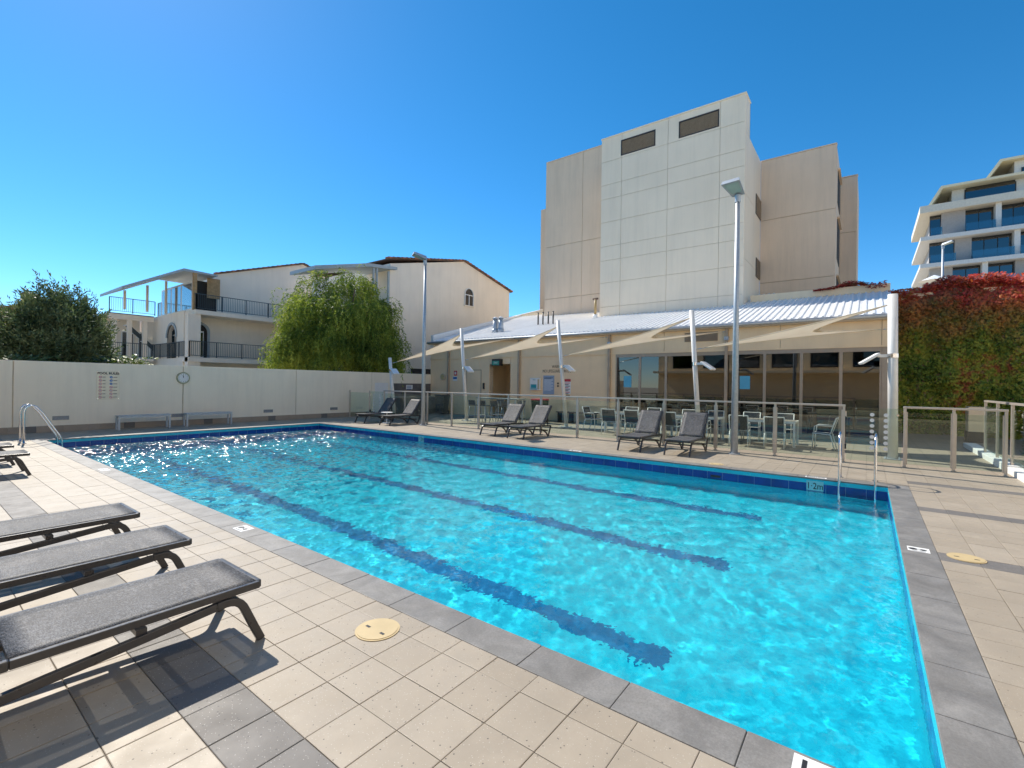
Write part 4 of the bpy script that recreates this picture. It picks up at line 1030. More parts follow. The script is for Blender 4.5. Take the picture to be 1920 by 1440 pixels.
s, a, b, xf = fplate('warning_poster', 'white poster with red header on the pavilion wall', 'sign', 1055.5, 710, 1070, 738, mt['sign_white'])
MB().box(xf - .002, xf - .0005, b.y, a.y, a.z - .12, a.z).build('header', mt['red'], s)
for k in range(9): MB().box(xf - .002, xf - .0005, b.y + .04 + .07 * (k % 2), a.y - .05 - .05 * (k % 3), a.z - .2 - k * .07, a.z - .17 - k * .07).build('caption_line', mt['ink'] if k % 3 else mt['red'], s)
s, a, b, xf = fplate('small_notice', 'tiny two-symbol notice between the boards on the pavilion wall', 'sign', 1043.5, 715, 1049.5, 726, mt['facade'])
for z in (a.z - .08, b.z + .07): MB().disc((xf - .001, (a.y + b.y) / 2, z), 0.05, (-1, 0, 0), 14, .001).build('pictogram', mt['ink_brown'], s)
s, a, b, xf = fplate('fire_sign', 'small red fire equipment sign near the flush door', 'sign', 851.5, 694.5, 857, 703.5, mt['red'])
MB().box(xf - .002, xf - .0005, b.y + .05, a.y - .05, b.z + .06, a.z - .06).build('pictogram', mt['sign_white'], s)
s, a, b, xf = fplate('blue_notice', 'small white and navy notice under the red fire sign', 'sign', 849.5, 705, 857.5, 713.5, mt['sign_white'])
MB().box(xf - .002, xf - .0005, b.y + .02, a.y - .02, b.z + .1, a.z - .03).build('print', mt['blue'], s)
s, a, b, xf = fplate('exit_sign', 'black exit sign box hanging over the open doorway', 'sign', 928, 673, 942.5, 685, mt['black_pl'], 0.25)
MB().box(xf - .003, xf - .001, b.y + .04, a.y - .04, b.z + .03, a.z - .1).build('print', plain('exit_green', (0.05, 0.30, 0.22), .4), s)
text_mesh('EXIT', 0.12, (xf - .004, (a.y + b.y) / 2, (a.z + b.z) / 2 - .03), (0, -1, 0), (0, 0, 1), mt['sign_white'], parent=s)
c = on_facade(831.5, 706); s = thing('bulkhead_light', 'oval amber bulkhead lamp on the pale end of the pavilion wall', 'wall lamp', (XB, c.y, c.z))
MB().disc((XB - .001, c.y, c.z), 0.19, (-1, 0, 0), 28, 0.07).build('housing', mt['gutter'], s, bevel=.01); MB().disc((XB - .071, c.y, c.z), 0.15, (-1, 0, 0), 28, 0.02).build('lens', plain('amber_lens', (0.55, 0.44, 0.22), .2), s, bevel=.008)
a, b = on_facade(876, 694), on_facade(902, 694); bz = 0.02
d = MB().box(XB - 0.012, XB - 0.001, b.y, a.y, bz, a.z).build('flush_door', mt['facade'], low)
MB().box(XB - 0.02, XB - 0.0125, b.y - .04, b.y, bz, a.z + .04).box(XB - 0.02, XB - 0.0125, a.y, a.y + .04, bz, a.z + .04).box(XB - 0.02, XB - 0.0125, b.y, a.y, a.z, a.z + .04).build('door_frame', mt['downpipe'], d)
c = on_facade(907.5, 723); MB().box(XB - .05, XB - .001, c.y - .05, c.y + .05, c.z - .16, c.z + .16).build('intercom', mt['ink_brown'], low)
# sign on the dark cladding of the boundary wall
a, b = PY(761, 721, YW), PY(773, 729, YW); s = thing('counter_notice', 'small white notice on the dark stone cladding', 'sign', (a.x, YW, b.z))
MB().box(a.x, b.x, YW - .03, YW - .021, b.z, a.z).build('board', mt['sign_white'], s)
for k in range(3): MB().box(a.x + .04, b.x - .1, YW - .032, YW - .0305, a.z - .08 - k * .08, a.z - .05 - k * .08).build('caption_line', mt['blue'], s)

# ================================================================== COURTYARD FURNITURE
wf = mt['pole_white']; dsl = plain('chair_sling_dark', (0.05, 0.055, 0.06), 0.6); ttop = plain('table_top_wood_grey', (0.30, 0.25, 0.20), 0.55, var=.15, scale=9)
def make_chair():
    c = thing('dining_chair', 'x', 'chair')
    for y in (-0.24, 0.24):
        MB().tube([(0.22, y, 0), (0.20, y, 0.42), (0.19, y, 0.44)], 0.014, 8).build('leg', wf, c, smooth=True); MB().tube([(-0.30, y, 0), (-0.20, y, 0.42)], 0.014, 8).build('leg', wf, c, smooth=True)
        MB().tube([(0.22, y, 0.44), (-0.19, y, 0.42), (-0.25, y, 0.62), (-0.33, y, 0.88)], 0.015, 8).build('side_frame', wf, c, smooth=True)
        MB().tube([(0.19, y, 0.43), (0.17, y, 0.63), (0.12, y, 0.66), (-0.26, y, 0.65)], 0.013, 8).build('armrest', wf, c, smooth=True)
    MB().tube([(-0.33, -0.24, 0.88), (-0.345, 0, 0.875), (-0.33, 0.24, 0.88)], 0.014, 8).build('top_rail', wf, c)
    MB().tube([(0.21, -0.24, 0.435), (0.21, 0.24, 0.435)], 0.013, 8).build('front_rail', wf, c)
    MB().prism([(0.21, -0.23, 0.44), (0.21, 0.23, 0.44), (-0.19, 0.23, 0.425), (-0.19, -0.23, 0.425)], (0, 0, 0.008)).build('seat', dsl, c)
    MB().prism([(-0.20, -0.23, 0.46), (-0.20, 0.23, 0.46), (-0.325, 0.23, 0.85), (-0.325, -0.23, 0.85)], (0.01, 0, 0.003)).build('backrest', dsl, c)
    return c
ch = make_chair(); used = []
CH = [((14.95, 2.05, 0), 'dining chair with its back to the pool, closest to the glass gate'), ((14.95, 2.95, 0), 'dining chair with its back to the pool behind the lamp post'),
      ((14.95, 4.05, 0), 'dining chair with its back to the pool at the middle table, lamp post side'), ((14.95, 4.95, 0), 'dining chair with its back to the pool seen between two reclined loungers'),
      ((15.05, 6.2, 0), 'dining chair with its back to the pool at the table by the pavilion wall panel'), ((15.05, 7.05, 0), 'dining chair with its back to the pool beside the end chair near the mast'),
      ((15.75, 0.98, 90), 'white framed dining chair at the table end, seen side-on by the gate post'), ((15.85, 8.15, -90), 'dining chair at the table end near the lifeguard lettering mast'),
      ((16.55, 2.05, 180), 'dining chair facing the pool across the table nearest the gate'), ((16.55, 2.95, 180), 'dining chair facing the pool across from the lamp post'), ((16.55, 4.05, 180), 'dining chair facing the pool on the far side of the middle table, lamp side'),
      ((16.55, 4.95, 180), 'dining chair facing the pool on the far side of the middle table, mast side'), ((16.6, 6.2, 180), 'dining chair facing the pool at the table by the first glass doors'), ((16.6, 7.05, 180), 'dining chair facing the pool beside the first glass door pane')]
for (x, y, r), lab in CH:
    o = place(ch, used, (x, y, 0), R_(r + random.uniform(-5, 5)), lab); o['group'] = 'dining chairs in the courtyard'
def make_table(L=1.7, W=0.85, H_=0.735):
    t_ = thing('dining_table', 'x', 'table')
    n = 6
    for k in range(n): MB().box(-W / 2 + .03 + k * (W - .06) / n + .004, -W / 2 + .03 + (k + 1) * (W - .06) / n - .004, -L / 2 + .03, L / 2 - .03, H_ - .022, H_).build('slat', ttop, t_)
    for s in (-1, 1):
        MB().box(s * W / 2 - (.03 if s > 0 else 0), s * W / 2 + (.03 if s < 0 else 0), -L / 2, L / 2, H_ - .06, H_ + .002).build('frame_rail', wf, t_)
        MB().box(-W / 2 + .03, W / 2 - .03, s * L / 2 - (.03 if s > 0 else 0), s * L / 2 + (.03 if s < 0 else 0), H_ - .06, H_ + .002).build('frame_rail', wf, t_)
        for q in (-1, 1): MB().box(s * (W / 2 - .03) - .03, s * (W / 2 - .03) + .03, q * (L / 2 - .03) - .03, q * (L / 2 - .03) + .03, 0, H_ - .06).build('leg', wf, t_)
    return t_
tb = make_table(); used = []
for (x, y), lab in (((15.75, 2.45), 'white framed dining table beside the glass gate'), ((15.75, 4.5), 'white framed dining table behind the tall lamp post'), ((15.85, 6.65), 'white framed dining table before the first glass doors')):
    o = place(tb, used, (x, y, 0), 0, lab); o['group'] = 'dining tables in the courtyard'
# bar table and stools
bt = thing('bar_table', 'long high bar table with pale frame under the sail by the doorway', 'table', (16.2, 12.9, 0))
MB().box(15.9, 16.5, 11.75, 14.05, 1.02, 1.06).build('table_top', plain('bar_top', (0.32, 0.34, 0.34), .4), bt)
for x in (15.95, 16.45):
    for y in (11.85, 13.95): MB().box(x - .025, x + .025, y - .025, y + .025, 0, 1.02).build('leg', wf, bt)
MB().box(15.98, 16.42, 11.84, 11.88, .25, .29).box(15.98, 16.42, 13.92, 13.96, .25, .29).build('foot_rest', wf, bt)
def make_stool():
    c = thing('bar_stool', 'x', 'stool')
    for sx in (-1, 1):
        for sy in (-1, 1): MB().tube([(sx * .24, sy * .22, 0), (sx * .17, sy * .17, 0.72)], 0.013, 8).build('leg', plain('stool_alu', (.55, .60, .64), .35, .6) if False else mt['galv'], c, smooth=True)
    for s in (-1, 1): MB().tube([(s * .215, -.2, .28), (s * .215, .2, .28)], .01, 6).build('foot_ring', mt['galv'], c); MB().tube([(-.215, s * .2, .28), (.215, s * .2, .28)], .01, 6).build('foot_ring', mt['galv'], c)
    MB().box(-.2, .2, -.2, .2, .72, .75).build('seat', dsl, c, bevel=.01)
    MB().prism([(-.19, -.2, .76), (-.19, .2, .76), (-.24, .2, .96), (-.24, -.2, .96)], (.02, 0, 0)).build('low_back', dsl, c)
    for s in (-1, 1): MB().tube([(-.19, s * .2, .74), (-.25, s * .2, .97)], .011, 6).build('back_post', mt['galv'], c)
    return c
stl = make_stool(); used = []
for (x, y, r), lab in (((15.55, 13.75, 0), 'dark bar stool next to the leaning mast'), ((15.5, 13.1, 0), 'dark bar stool second from the leaning mast'), ((15.52, 12.5, 0), 'dark bar stool third from the leaning mast'), ((15.55, 11.95, 0), 'dark bar stool at the bar table end by the red lid bin'), ((16.8, 12.3, 180), 'dark bar stool on the doorway side of the bar table'), ((16.8, 13.5, 180), 'dark bar stool between bar table and flush door')):
    o = place(stl, used, (x, y, 0), R_(r + random.uniform(-8, 8)), lab); o['group'] = 'bar stools at the high table'
# bins
def wheelie(loc, label, lidmat, body, rz_=0):
    b = thing('wheelie_bin', label, 'bin', loc, None, rz_); o = Vector(loc)
    m = MB(); lo = [(-.20, -.22, .05), (.20, -.22, .05), (.20, .22, .05), (-.20, .22, .05)]; hi = [(-.27, -.28, .98), (.29, -.28, .98), (.29, .28, .98), (-.27, .28, .98)]
    m.quad(*[o + Vector(p) for p in reversed(lo)]); 
    for i in range(4): m.quad(*[o + Vector(p) for p in (lo[i], lo[(i + 1) % 4], hi[(i + 1) % 4], hi[i])])
    m.build('body', body, b, bevel=.02)
    MB().prism([o + Vector(p) for p in ((-.29, -.30, .985), (.31, -.30, .985), (.31, .30, .985), (-.29, .30, .985))], (0, 0, .06)).build('lid', lidmat, b, bevel=.02)
    MB().tube([o + Vector((.36, -.25, .95)), o + Vector((.36, .25, .95))], .016, 8).build('handle', body, b)
    for s in (-1, 1): MB().disc(o + Vector((.22, s * .22, .1)), .1, (0, s, 0), 18, .05).build('wheel', mt['black_pl'], b)
wheelie((17.35, 11.55, 0), 'dark green wheelie bin with red lid beside the doorway', mt['red'], mt['green_bin'])
wheelie((18.2, 18.5, 0), 'dark bin standing in the wall corner by the bulkhead lamp', mt['black_pl'], plain('bin_charcoal', (.04, .05, .05), .5))
# dark counter block with grill in the wall corner
bb = thing('barbecue_counter', 'dark stone barbecue counter along the boundary wall', 'counter', (17.2, 19.5, 0))
MB().box(15.9, 18.5, 19.2, 19.98, 0, 0.88).build('base', plain('counter_stone', (.16, .15, .14), .5, var=.2), bb); MB().box(15.85, 18.55, 19.15, 19.99, .885, .93).build('worktop', plain('counter_top', (.25, .24, .22), .3), bb)
MB().box(16.6, 17.4, 19.3, 19.85, .935, .97).build('hotplate', mt['steel'], bb)
# long dark bench along the pavilion wall
for y0, y1, lab in ((9.3, 10.6, 'dark slatted wall bench below the defibrillator'), (10.75, 11.2, 'short dark stool bench against the pavilion wall')):
    b = thing('wall_bench', lab, 'bench', (18.4, y0, 0))
    for k in range(3): MB().box(18.15 + k * .15, 18.28 + k * .15, y0, y1, .44, .475).build('slat', plain('bench_dark%d' % k, (.045, .04, .038), .5), b)
    for y in (y0 + .08, y1 - .08): MB().box(18.2, 18.52, y - .025, y + .025, 0, .44).build('leg', mt['sling_frame'], b)

# ================================================================== IVY WALL
XI, IZ = 24.0, 5.55
iv = thing('ivy_wall', 'tall wall covered in green ivy turning red and orange at the top', 'ivy wall', (XI, -4, 0))
MB().box(XI + 0.15, XI + 0.5, -14, FY0 - 0.12, 0, IZ - 0.1).build('wall', mt['cream'], iv)
ir = random.Random(11)
mt['ivy'] = leafmat('ivy_leaves', [(0.34, (0.045, 0.09, 0.014)), (0.46, (0.16, 0.245, 0.035)), (0.56, (0.38, 0.40, 0.055)), (0.65, (0.40, 0.11, 0.05))], 0.55, 0.65, 0.30,
                    zsplit=(3.2, 5.6, 3.4, [(0.34, (0.14, 0.10, 0.02)), (0.45, (0.34, 0.07, 0.04)), (0.55, (0.56, 0.06, 0.055)), (0.66, (0.55, 0.24, 0.05))]))
def leaf(m, c, n, s, rnd):
    """folded pentagonal leaf facing n"""
    n = Vector(n).normalized(); a = n.cross(Vector((rnd.uniform(-1, 1), rnd.uniform(-1, 1), rnd.uniform(-1, 1)))).normalized(); b = n.cross(a)
    k = len(m.v); f = n * (s * 0.18)
    pts = [c + b * s, c + a * s * .62 + b * s * .2 - f, c + a * s * .38 - b * s * .75 - f, c - a * s * .38 - b * s * .75 - f, c - a * s * .62 + b * s * .2 - f]
    m.v += [tuple(p) for p in pts] + [tuple(c - b * s * .5)]
    m.f += [(k, k + 5, k + 2, k + 1), (k, k + 4, k + 3, k + 5)]; m.mi += [m.cur] * 2
def bulge(y, z): return 0.30 + 0.20 * math.sin(y * 2.1 + 1.7 * math.sin(z * 1.3)) * math.sin(z * 1.9 + y) + 0.16 * math.sin(y * 5.1 + z * 3.7) * math.sin(z * 4.3 - y * 2)
lm = MB()
for k in range(21000):
    y = ir.uniform(-6.6, FY0 + 0.1); z = ir.uniform(0.0, IZ + 0.15)
    t_ = max(0, z - (IZ - 0.45)) / 0.6
    x = XI - bulge(y, z) * (1 - t_ * 0.8) * ir.uniform(0.25, 1.0) ** 0.8 + 0.1 + t_ * 0.25
    leaf(lm, Vector((x, y, z)), (-1 + ir.gauss(0, .45), ir.gauss(0, .5), 0.35 + ir.gauss(0, .45) + t_), ir.uniform(0.045, 0.085), ir)
for k in range(7000):      # top of the wall, creeping back and over the roof end parapet
    y = ir.uniform(-6.6, 1.9); w_ = 1 if y < FY0 else max(0.05, 1 - (y - FY0) / 2.6)
    x = XI + ir.uniform(-0.15, 1.3) * (0.4 + .6 * w_); hump = 0.16 * math.sin(y * 1.7) + 0.10 * math.sin(y * 4.3 + x)
    z = (IZ if y < FY0 else rz(24.2) + 0.26 + 0.10 * w_) + hump * w_ + ir.uniform(-0.12, 0.16) * w_ + (0.12 if y < -1.5 else 0)
    leaf(lm, Vector((x, y, z)), (-.3 + ir.gauss(0, .5), ir.gauss(0, .5), 1), ir.uniform(0.035, 0.065), ir)
tag(lm.build('ivy_leaves', mt['ivy'], iv), kind='stuff')
# flaming orange-red sprays along the sunlit crest
lm = MB()
for k in range(5200):
    y = ir.uniform(-6.6, -1.7); x = XI + ir.uniform(0.0, 1.8); z = IZ + 0.14 + 0.12 * math.sin(y * 2.3) * math.sin(x * 2) + ir.uniform(-.25, .30) - 0.2 * abs(x - XI - .5)
    leaf(lm, Vector((x, y, z)), (ir.gauss(0, .6), .3 + ir.gauss(0, .6), 1), ir.uniform(.04, .075), ir)
mt['ivy_red'] = leafmat('ivy_red_leaves', [(0.32, (0.45, 0.04, 0.05)), (0.46, (0.68, 0.13, 0.12)), (0.58, (0.75, 0.28, 0.08)), (0.70, (0.65, 0.45, 0.08))], 0.9, 0.6, 0.45)
tag(lm.build('red_ivy_leaves', mt['ivy_red'], iv), kind='stuff')
# pier and shrub beyond the kerbed fence
p = PX(1838, 810, 21.5)
pr = thing('garden_pier', 'cream rendered pier with dark base seen through the fence glass by the ivy', 'pier', (21.5, p.y, 0))
MB().box(21.2, 21.8, p.y - .32, p.y + .32, 0.35, 1.15).build('shaft', mt['cream'], pr); MB().box(21.18, 21.82, p.y - .34, p.y + .34, 0, .35).build('base', mt['dark_metal'], pr)
sh = thing('garden_shrub', 'young leafy shrub rising above the fence rail beside the ivy', 'shrub', (14.6, -2.95, 0))
MB().tube([(14.6, -2.95, 0), (14.58, -2.93, .8), (14.55, -2.88, 1.6)], [.03, .02, .008], 6).build('stem', mt['timber'], sh)
m = MB()
for k in range(900):
    z = ir.uniform(.15, 1.75); r = .42 * (1 - z / 2.1); a = ir.uniform(0, 6.28); q = r * math.sqrt(ir.random())
    leaf(m, Vector((14.6 + q * math.cos(a), -2.95 + q * math.sin(a), z)), (ir.gauss(0, 1), ir.gauss(0, 1), .6), ir.uniform(.03, .055), ir)
m.build('crown', leafmat('shrub_leaf', [(.35, (.05, .09, .015)), (.65, (.16, .22, .04))], 2), sh)

# ================================================================== HOUSES behind the wall
def gable_roof(parent, x0, x1, xr, y0, y1, ze, zr, over=0.35):
    for a, b in ((x0 - over, xr), (x1 + over, xr)):
        sgn = 1 if b > a else -1; sl_ = (zr - ze) / abs(xr - (x0 if sgn > 0 else x1)); za = ze - over * sl_
        n = int(abs(b - a) / 0.34)
        rf = MB(); rf.prism([(a, y0 - .12, za), (b, y0 - .12, zr), (b, y0 - .12, zr + .04), (a, y0 - .12, za + .04)], (0, y1 - y0, 0)); rf = rf.build('roof', mt['terracotta_dark'], parent)
        for k in range(n):            # barge row of tiles seen against the sky
            f0, f1 = k / n, (k + 1) / n; xa, xb = a + (b - a) * f0, a + (b - a) * f1; z0_, z1_ = za + (zr - za) * f0, za + (zr - za) * f1
            MB().prism([(xa, y0 - .2, z0_ + .03), (xb + sgn * .04, y0 - .2, z1_ + .03), (xb + sgn * .04, y0 - .2, z1_ + .10), (xa, y0 - .2, z0_ + .14)], (0, .36, 0)).build('barge_tile', mt['terracotta_dark'] if (k * 7) % 3 else mt['terracotta'], rf)
def railing(parent, p0, p1, z, h=1.0, every=1.45, inner=0.11):
    p0, p1 = Vector((*p0, z)), Vector((*p1, z)); L = (p1 - p0).length; n = max(1, round(L / every)); up = Vector((0, 0, 1))
    r = MB().bar(p0 + up * h, p1 + up * h, .05, .04).bar(p0 + up * .1, p1 + up * .1, .035, .03).build('railing', mt['rail_blue'], parent)
    for k in range(n + 1): q = p0.lerp(p1, k / n); MB().bar(q, q + up * h, .05, .05).build('post', mt['rail_blue'], r)
    m = MB(); c = int(L / inner)
    for k in range(1, c): q = p0.lerp(p1, k / c); m.bar(q + up * .1, q + up * h, .016, .016)
    tag(m.build('baluster_row', mt['rail_blue'], r), kind='stuff')
def arch_poly(x0, x1, z0, z1, y, n=14):
    r = (x1 - x0) / 2; c = (x0 + x1) / 2
    return [(x0, y, z0), (x1, y, z0)] + [(c + r * math.cos(math.pi * k / n), y, z1 - r + r * math.sin(math.pi * k / n)) for k in range(n + 1)]
def ring(x0, x1, z0, z1, y, w, mat, parent, name, n=14):
    a = [(x0, y, z0)] + list(reversed(arch_poly(x0, x1, z0, z1, y, n)[2:])) + [(x1, y, z0)]; b = [(x0 - w, y, z0)] + list(reversed(arch_poly(x0 - w, x1 + w, z0, z1 + w, y, n)[2:])) + [(x1 + w, y, z0)]
    m = MB()
    for i in range(len(a) - 1): m.prism([a[i], a[i + 1], b[i + 1], b[i]], (0, -.06, 0))
    return m.build(name, mat, parent)
# --- house with balconies
H1Y = 34.0
h1 = thing('balcony_house', 'white three-storey house with slate blue balcony railings and arched doorways', 'house', (14, H1Y, 0))
cx_ = PY(369, 546, H1Y).x                        # balcony corner
zu, zl = PY(367, 579, H1Y).z, PY(352, 668, H1Y).z
wallY = H1Y + 1.5
pk = PY(568, 494, wallY); lf = PY(405, 511, wallY); rt_ = PY(604, 514, wallY)
xR1 = 2 * pk.x - lf.x
MB().prism([(cx_ - .2, wallY, 0), (xR1, wallY, 0), (xR1, wallY, lf.z - .2), (pk.x, wallY, pk.z - .05), (lf.x, wallY, lf.z - .1), (lf.x, wallY, zu), (cx_ - .2, wallY, zu)], (0, 9, 0)).build('wall', mt['brick_white'], h1)
gable_roof(h1, lf.x, xR1, pk.x, wallY, wallY + 9, lf.z - .1, pk.z - .05, .1)
railX = PY(515, 600, H1Y).x + 4
for z in (zu, zl):
    MB().box(cx_ - .45 if z == zl else cx_ - .1, railX, H1Y - .12, wallY + .02, z - .30, z - .02).build('balcony_slab', mt['brick_white'], h1)
    railing(h1, ((cx_ - .38 if z == zl else cx_ - .03), H1Y - .04), (railX, H1Y - .04), z)
    railing(h1, ((cx_ - .38 if z == zl else cx_ - .03), H1Y - .04), ((cx_ - .38 if z == zl else cx_ - .03), H1Y + 7), z, every=1.8)
MB().box(cx_ - .45, cx_ + .25, H1Y + .0, H1Y + .5, 0, zu - .3).build('corner_pier', mt['brick_white'], h1)
# arches: one on the front, one on the side recess
ax0, ax1 = PY(356, 620, wallY).x, PY(388, 620, wallY).x
MB().prism(arch_poly(ax0, ax1, zl, zl + 2.25, wallY - .012), (0, .008, 0)).build('arched_opening', mt['dark_void'], h1)
ring(ax0, ax1, zl, zl + 2.25, wallY - .02, .16, mt['fascia'], h1, 'arch_trim')
d_ = MB().box(ax0 + .35, ax0 + .8, wallY - .03, wallY - .022, zl, zl + 1.8).build('door', mt['white'], h1)
MB().box(ax0 + .40, ax0 + .75, wallY - .038, wallY - .031, zl + .1, zl + 1.7).build('pane', mt['glass_d'], d_)
# lower side wall with its own arched window
MB().box(cx_ - .1, cx_ + .1, H1Y + .5, H1Y + 6.3, 0, zu - .3).build('side_wall', mt['brick_white'], h1)
r2 = .85; yc = H1Y + 3.6
ap2 = [(cx_ - .212, yc - r2, zl), (cx_ - .212, yc + r2, zl)] + [(cx_ - .212, yc + r2 * math.cos(math.pi * k / 14), zl + 1.4 + r2 * math.sin(math.pi * k / 14)) for k in range(15)]
aw = MB().prism(ap2, (.008, 0, 0)).build('arched_window', mt['glass_d'], h1)
tr2 = MB()
for k in range(14):
    t0, t1 = math.pi * k / 14, math.pi * (k + 1) / 14
    q = [(cx_ - .218, yc + rr3 * math.cos(tt), zl + 1.4 + rr3 * math.sin(tt)) for rr3, tt in ((r2, t0), (r2, t1), (r2 + .16, t1), (r2 + .16, t0))]; tr2.prism(q, (-.05, 0, 0))
tr2.build('arch_trim', mt['fascia'], aw)
# recessed side wing towards the left with columns
sx0 = PY(205, 600, H1Y + 6.3).x
MB().box(sx0, cx_ - .45, H1Y + 6.3, H1Y + 6.5, zu - .45, zu - .05).box(sx0, cx_ - .45, H1Y + 6.3, H1Y + 10, zu - .1, zu - .04).build('terrace_slab', mt['brick_white'], h1)
MB().box(sx0, cx_ - .45, H1Y + 6.3, H1Y + 10, zl - .2, zl - .04).build('terrace_slab', mt['brick_white'], h1)
for fx in (0.12, 0.45, 0.80):
    x = sx0 + (cx_ - .45 - sx0) * fx; MB().box(x - .12, x + .12, H1Y + 6.35, H1Y + 6.6, 0, zu - .45).build('column', mt['brick_white'], h1)
railing(h1, (sx0, H1Y + 6.35), (cx_ - .4, H1Y + 6.35), zu, every=1.6); railing(h1, (sx0, H1Y + 6.35), (cx_ - .4, H1Y + 6.35), zl, every=1.6)
MB().box(sx0, cx_ - .3, H1Y + 10.0, H1Y + 10.2, 0, zu - .1).build('rear_wall', mt['brick_white'], h1)
for k in range(3):
    x = sx0 + .5 + k * 1.0; wd = MB().box(x, x + .75, H1Y + 9.95, H1Y + 9.995, zl + .1, zl + 2.1).build('window', mt['white'], h1); MB().box(x + .06, x + .69, H1Y + 9.94, H1Y + 9.948, zl + .2, zl + 2.0).build('pane', mt['glass_d'], wd)
# outside stair
for k in range(9): MB().box(sx0 + 1.2 + k * .25, sx0 + 1.5 + k * .25, H1Y + 7.4, H1Y + 8.3, zl + 2.3 - k * .26, zl + 2.36 - k * .26).build('stair_tread', mt['white'], h1)
MB().bar((sx0 + 1.2, H1Y + 7.35, zl + 2.3), (sx0 + 3.6, H1Y + 7.35, zl - .1), .06, .25).build('stair_stringer', mt['rail_blue'], h1)
# patio roof on the top floor: sloping fascia, posts and glass bay
pa = PY(228, 541, H1Y + .2); zp0 = pa.z; pb = PY(345, 507, H1Y + .2); pc = PY(408, 515, H1Y + .2)
patio = MB().prism([(pa.x, H1Y + .2, zp0), (pb.x, H1Y + .2, pb.z), (pc.x, H1Y + .2, pc.z - .1), (pc.x, H1Y + .2, pc.z + .0), (pb.x, H1Y + .2, pb.z + .16), (pa.x, H1Y + .2, zp0 + .16)], (0, 4.6, 0)).build('patio_roof', mt['fascia'], h1)
MB().box(cx_ - .1, cx_ + .1, H1Y + .25, H1Y + .45, zu, pb.z).build('patio_post', mt['timber'], h1)
for f in (0.3, 0.62, 0.9): MB().box(pa.x + (cx_ - pa.x) * f - .06, pa.x + (cx_ - pa.x) * f + .06, H1Y + 4.2, H1Y + 4.32, zu, zp0 + (pb.z - zp0) * f + .05).build('patio_post', mt['brick_white'], h1)
wb_ = MB().box(cx_ - .06, cx_ + .0, H1Y + .5, H1Y + 6.2, zu, pb.z - .5).build('glass_bay', mt['white'], h1)
for k in range(3): MB().box(cx_ - .075, cx_ - .065, H1Y + .65 + k * 1.85, H1Y + 2.3 + k * 1.85, zu + .1, pb.z - .6).build('pane', glassmat('bay_glass%d' % k, (.55, .62, .66), 1.2, base=.15), wb_)
MB().box(cx_ + .5, cx_ + 1.7, wallY - .03, wallY - .005, zu, zu + 2.1).build('sliding_door', mt['dark_void'], h1)
MB().box(PY(388, 560, wallY - .3).x, PY(412, 560, wallY - .3).x, wallY - .32, wallY - .28, zu + 1.0, zu + 2.35).build('bamboo_screen', mt['timber'], h1)
# --- gable house with arched window
H2Y = 24.0
h2 = thing('gable_house', 'plain white gable house with one arched window and terracotta roof edge', 'house', (25, H2Y, 0))
pk = PY(870, 490, H2Y); re = PY(955, 546, H2Y); xl2 = PY(731, 520, H2Y).x; sl2 = (pk.z - re.z) / (re.x - pk.x); zl2 = pk.z - (pk.x - xl2) * sl2
MB().prism([(xl2, H2Y, 0), (re.x, H2Y, 0), (re.x, H2Y, re.z), (pk.x, H2Y, pk.z), (xl2, H2Y, zl2)], (0, 9, 0)).build('wall', mt['brick_white'], h2)
gable_roof(h2, xl2, re.x, pk.x, H2Y, H2Y + 9, re.z - 0.0, pk.z, .25)
wa, wb2 = PY(871.5, 545, H2Y), PY(886, 574, H2Y); wz1 = PY(878, 541, H2Y).z
w = MB().prism(arch_poly(wa.x, wb2.x, wb2.z, wz1, H2Y - .02), (0, .012, 0)).build('arched_window', mt['glass_d'], h2)
ring(wa.x, wb2.x, wb2.z, wz1, H2Y - .022, .05, mt['white'], w, 'window_frame')
MB().box((wa.x + wb2.x) / 2 - .03, (wa.x + wb2.x) / 2 + .03, H2Y - .06, H2Y - .024, wb2.z, wz1 - .45).box(wa.x, wb2.x, H2Y - .058, H2Y - .0245, wz1 - .50, wz1 - .44).build('glazing_bar', mt['white'], w)
MB().box(wa.x - .1, wb2.x + .1, H2Y - .1, H2Y - .001, wb2.z - .09, wb2.z).build('sill', mt['brick_white'], w)
pc_ = PY(781, 496, H2Y + 1); ch_ = MB().box(pc_.x - .35, pc_.x + .35, H2Y + .6, H2Y + 1.2, pc_.z - .6, pc_.z + .08).build('chimney', mt['terracotta'], h2)
a, b = PY(770, 690, H2Y), PY(812, 702, H2Y); MB().box(a.x, b.x, H2Y - .03, H2Y - .005, b.z - .1, a.z).build('low_window', mt['dark_void'], h2)
# patio roof attached to its left, with posts
q0, q1, q2 = PY(512, 535, H2Y + 4), PY(692, 499, H2Y - .3), PY(745, 505, H2Y - .3)
MB().prism([(PY(640, 520, H2Y - .3).x - 1.6, H2Y - .3, q1.z - .85), (q1.x, H2Y - .3, q1.z), (q2.x, H2Y - .3, q2.z), (q2.x, H2Y - .3, q2.z + .16), (q1.x, H2Y - .3, q1.z + .2), (PY(640, 520, H2Y - .3).x - 1.6, H2Y - .3, q1.z - .65)], (0, 2.6, 0)).build('patio_roof', mt['fascia'], h2)
for u in (700, 706, 728): x = PY(u, 540, H2Y - .2).x; MB().box(x - .05, x + .05, H2Y - .25, H2Y - .15, 3.0, q1.z + .02).build('patio_post', mt['fascia'], h2)
MB().box(xl2 - 2.2, xl2 - .01, H2Y + 1.5, H2Y + 8, 0, q1.z - 1.4).build('side_wing', mt['brick_white'], h2)
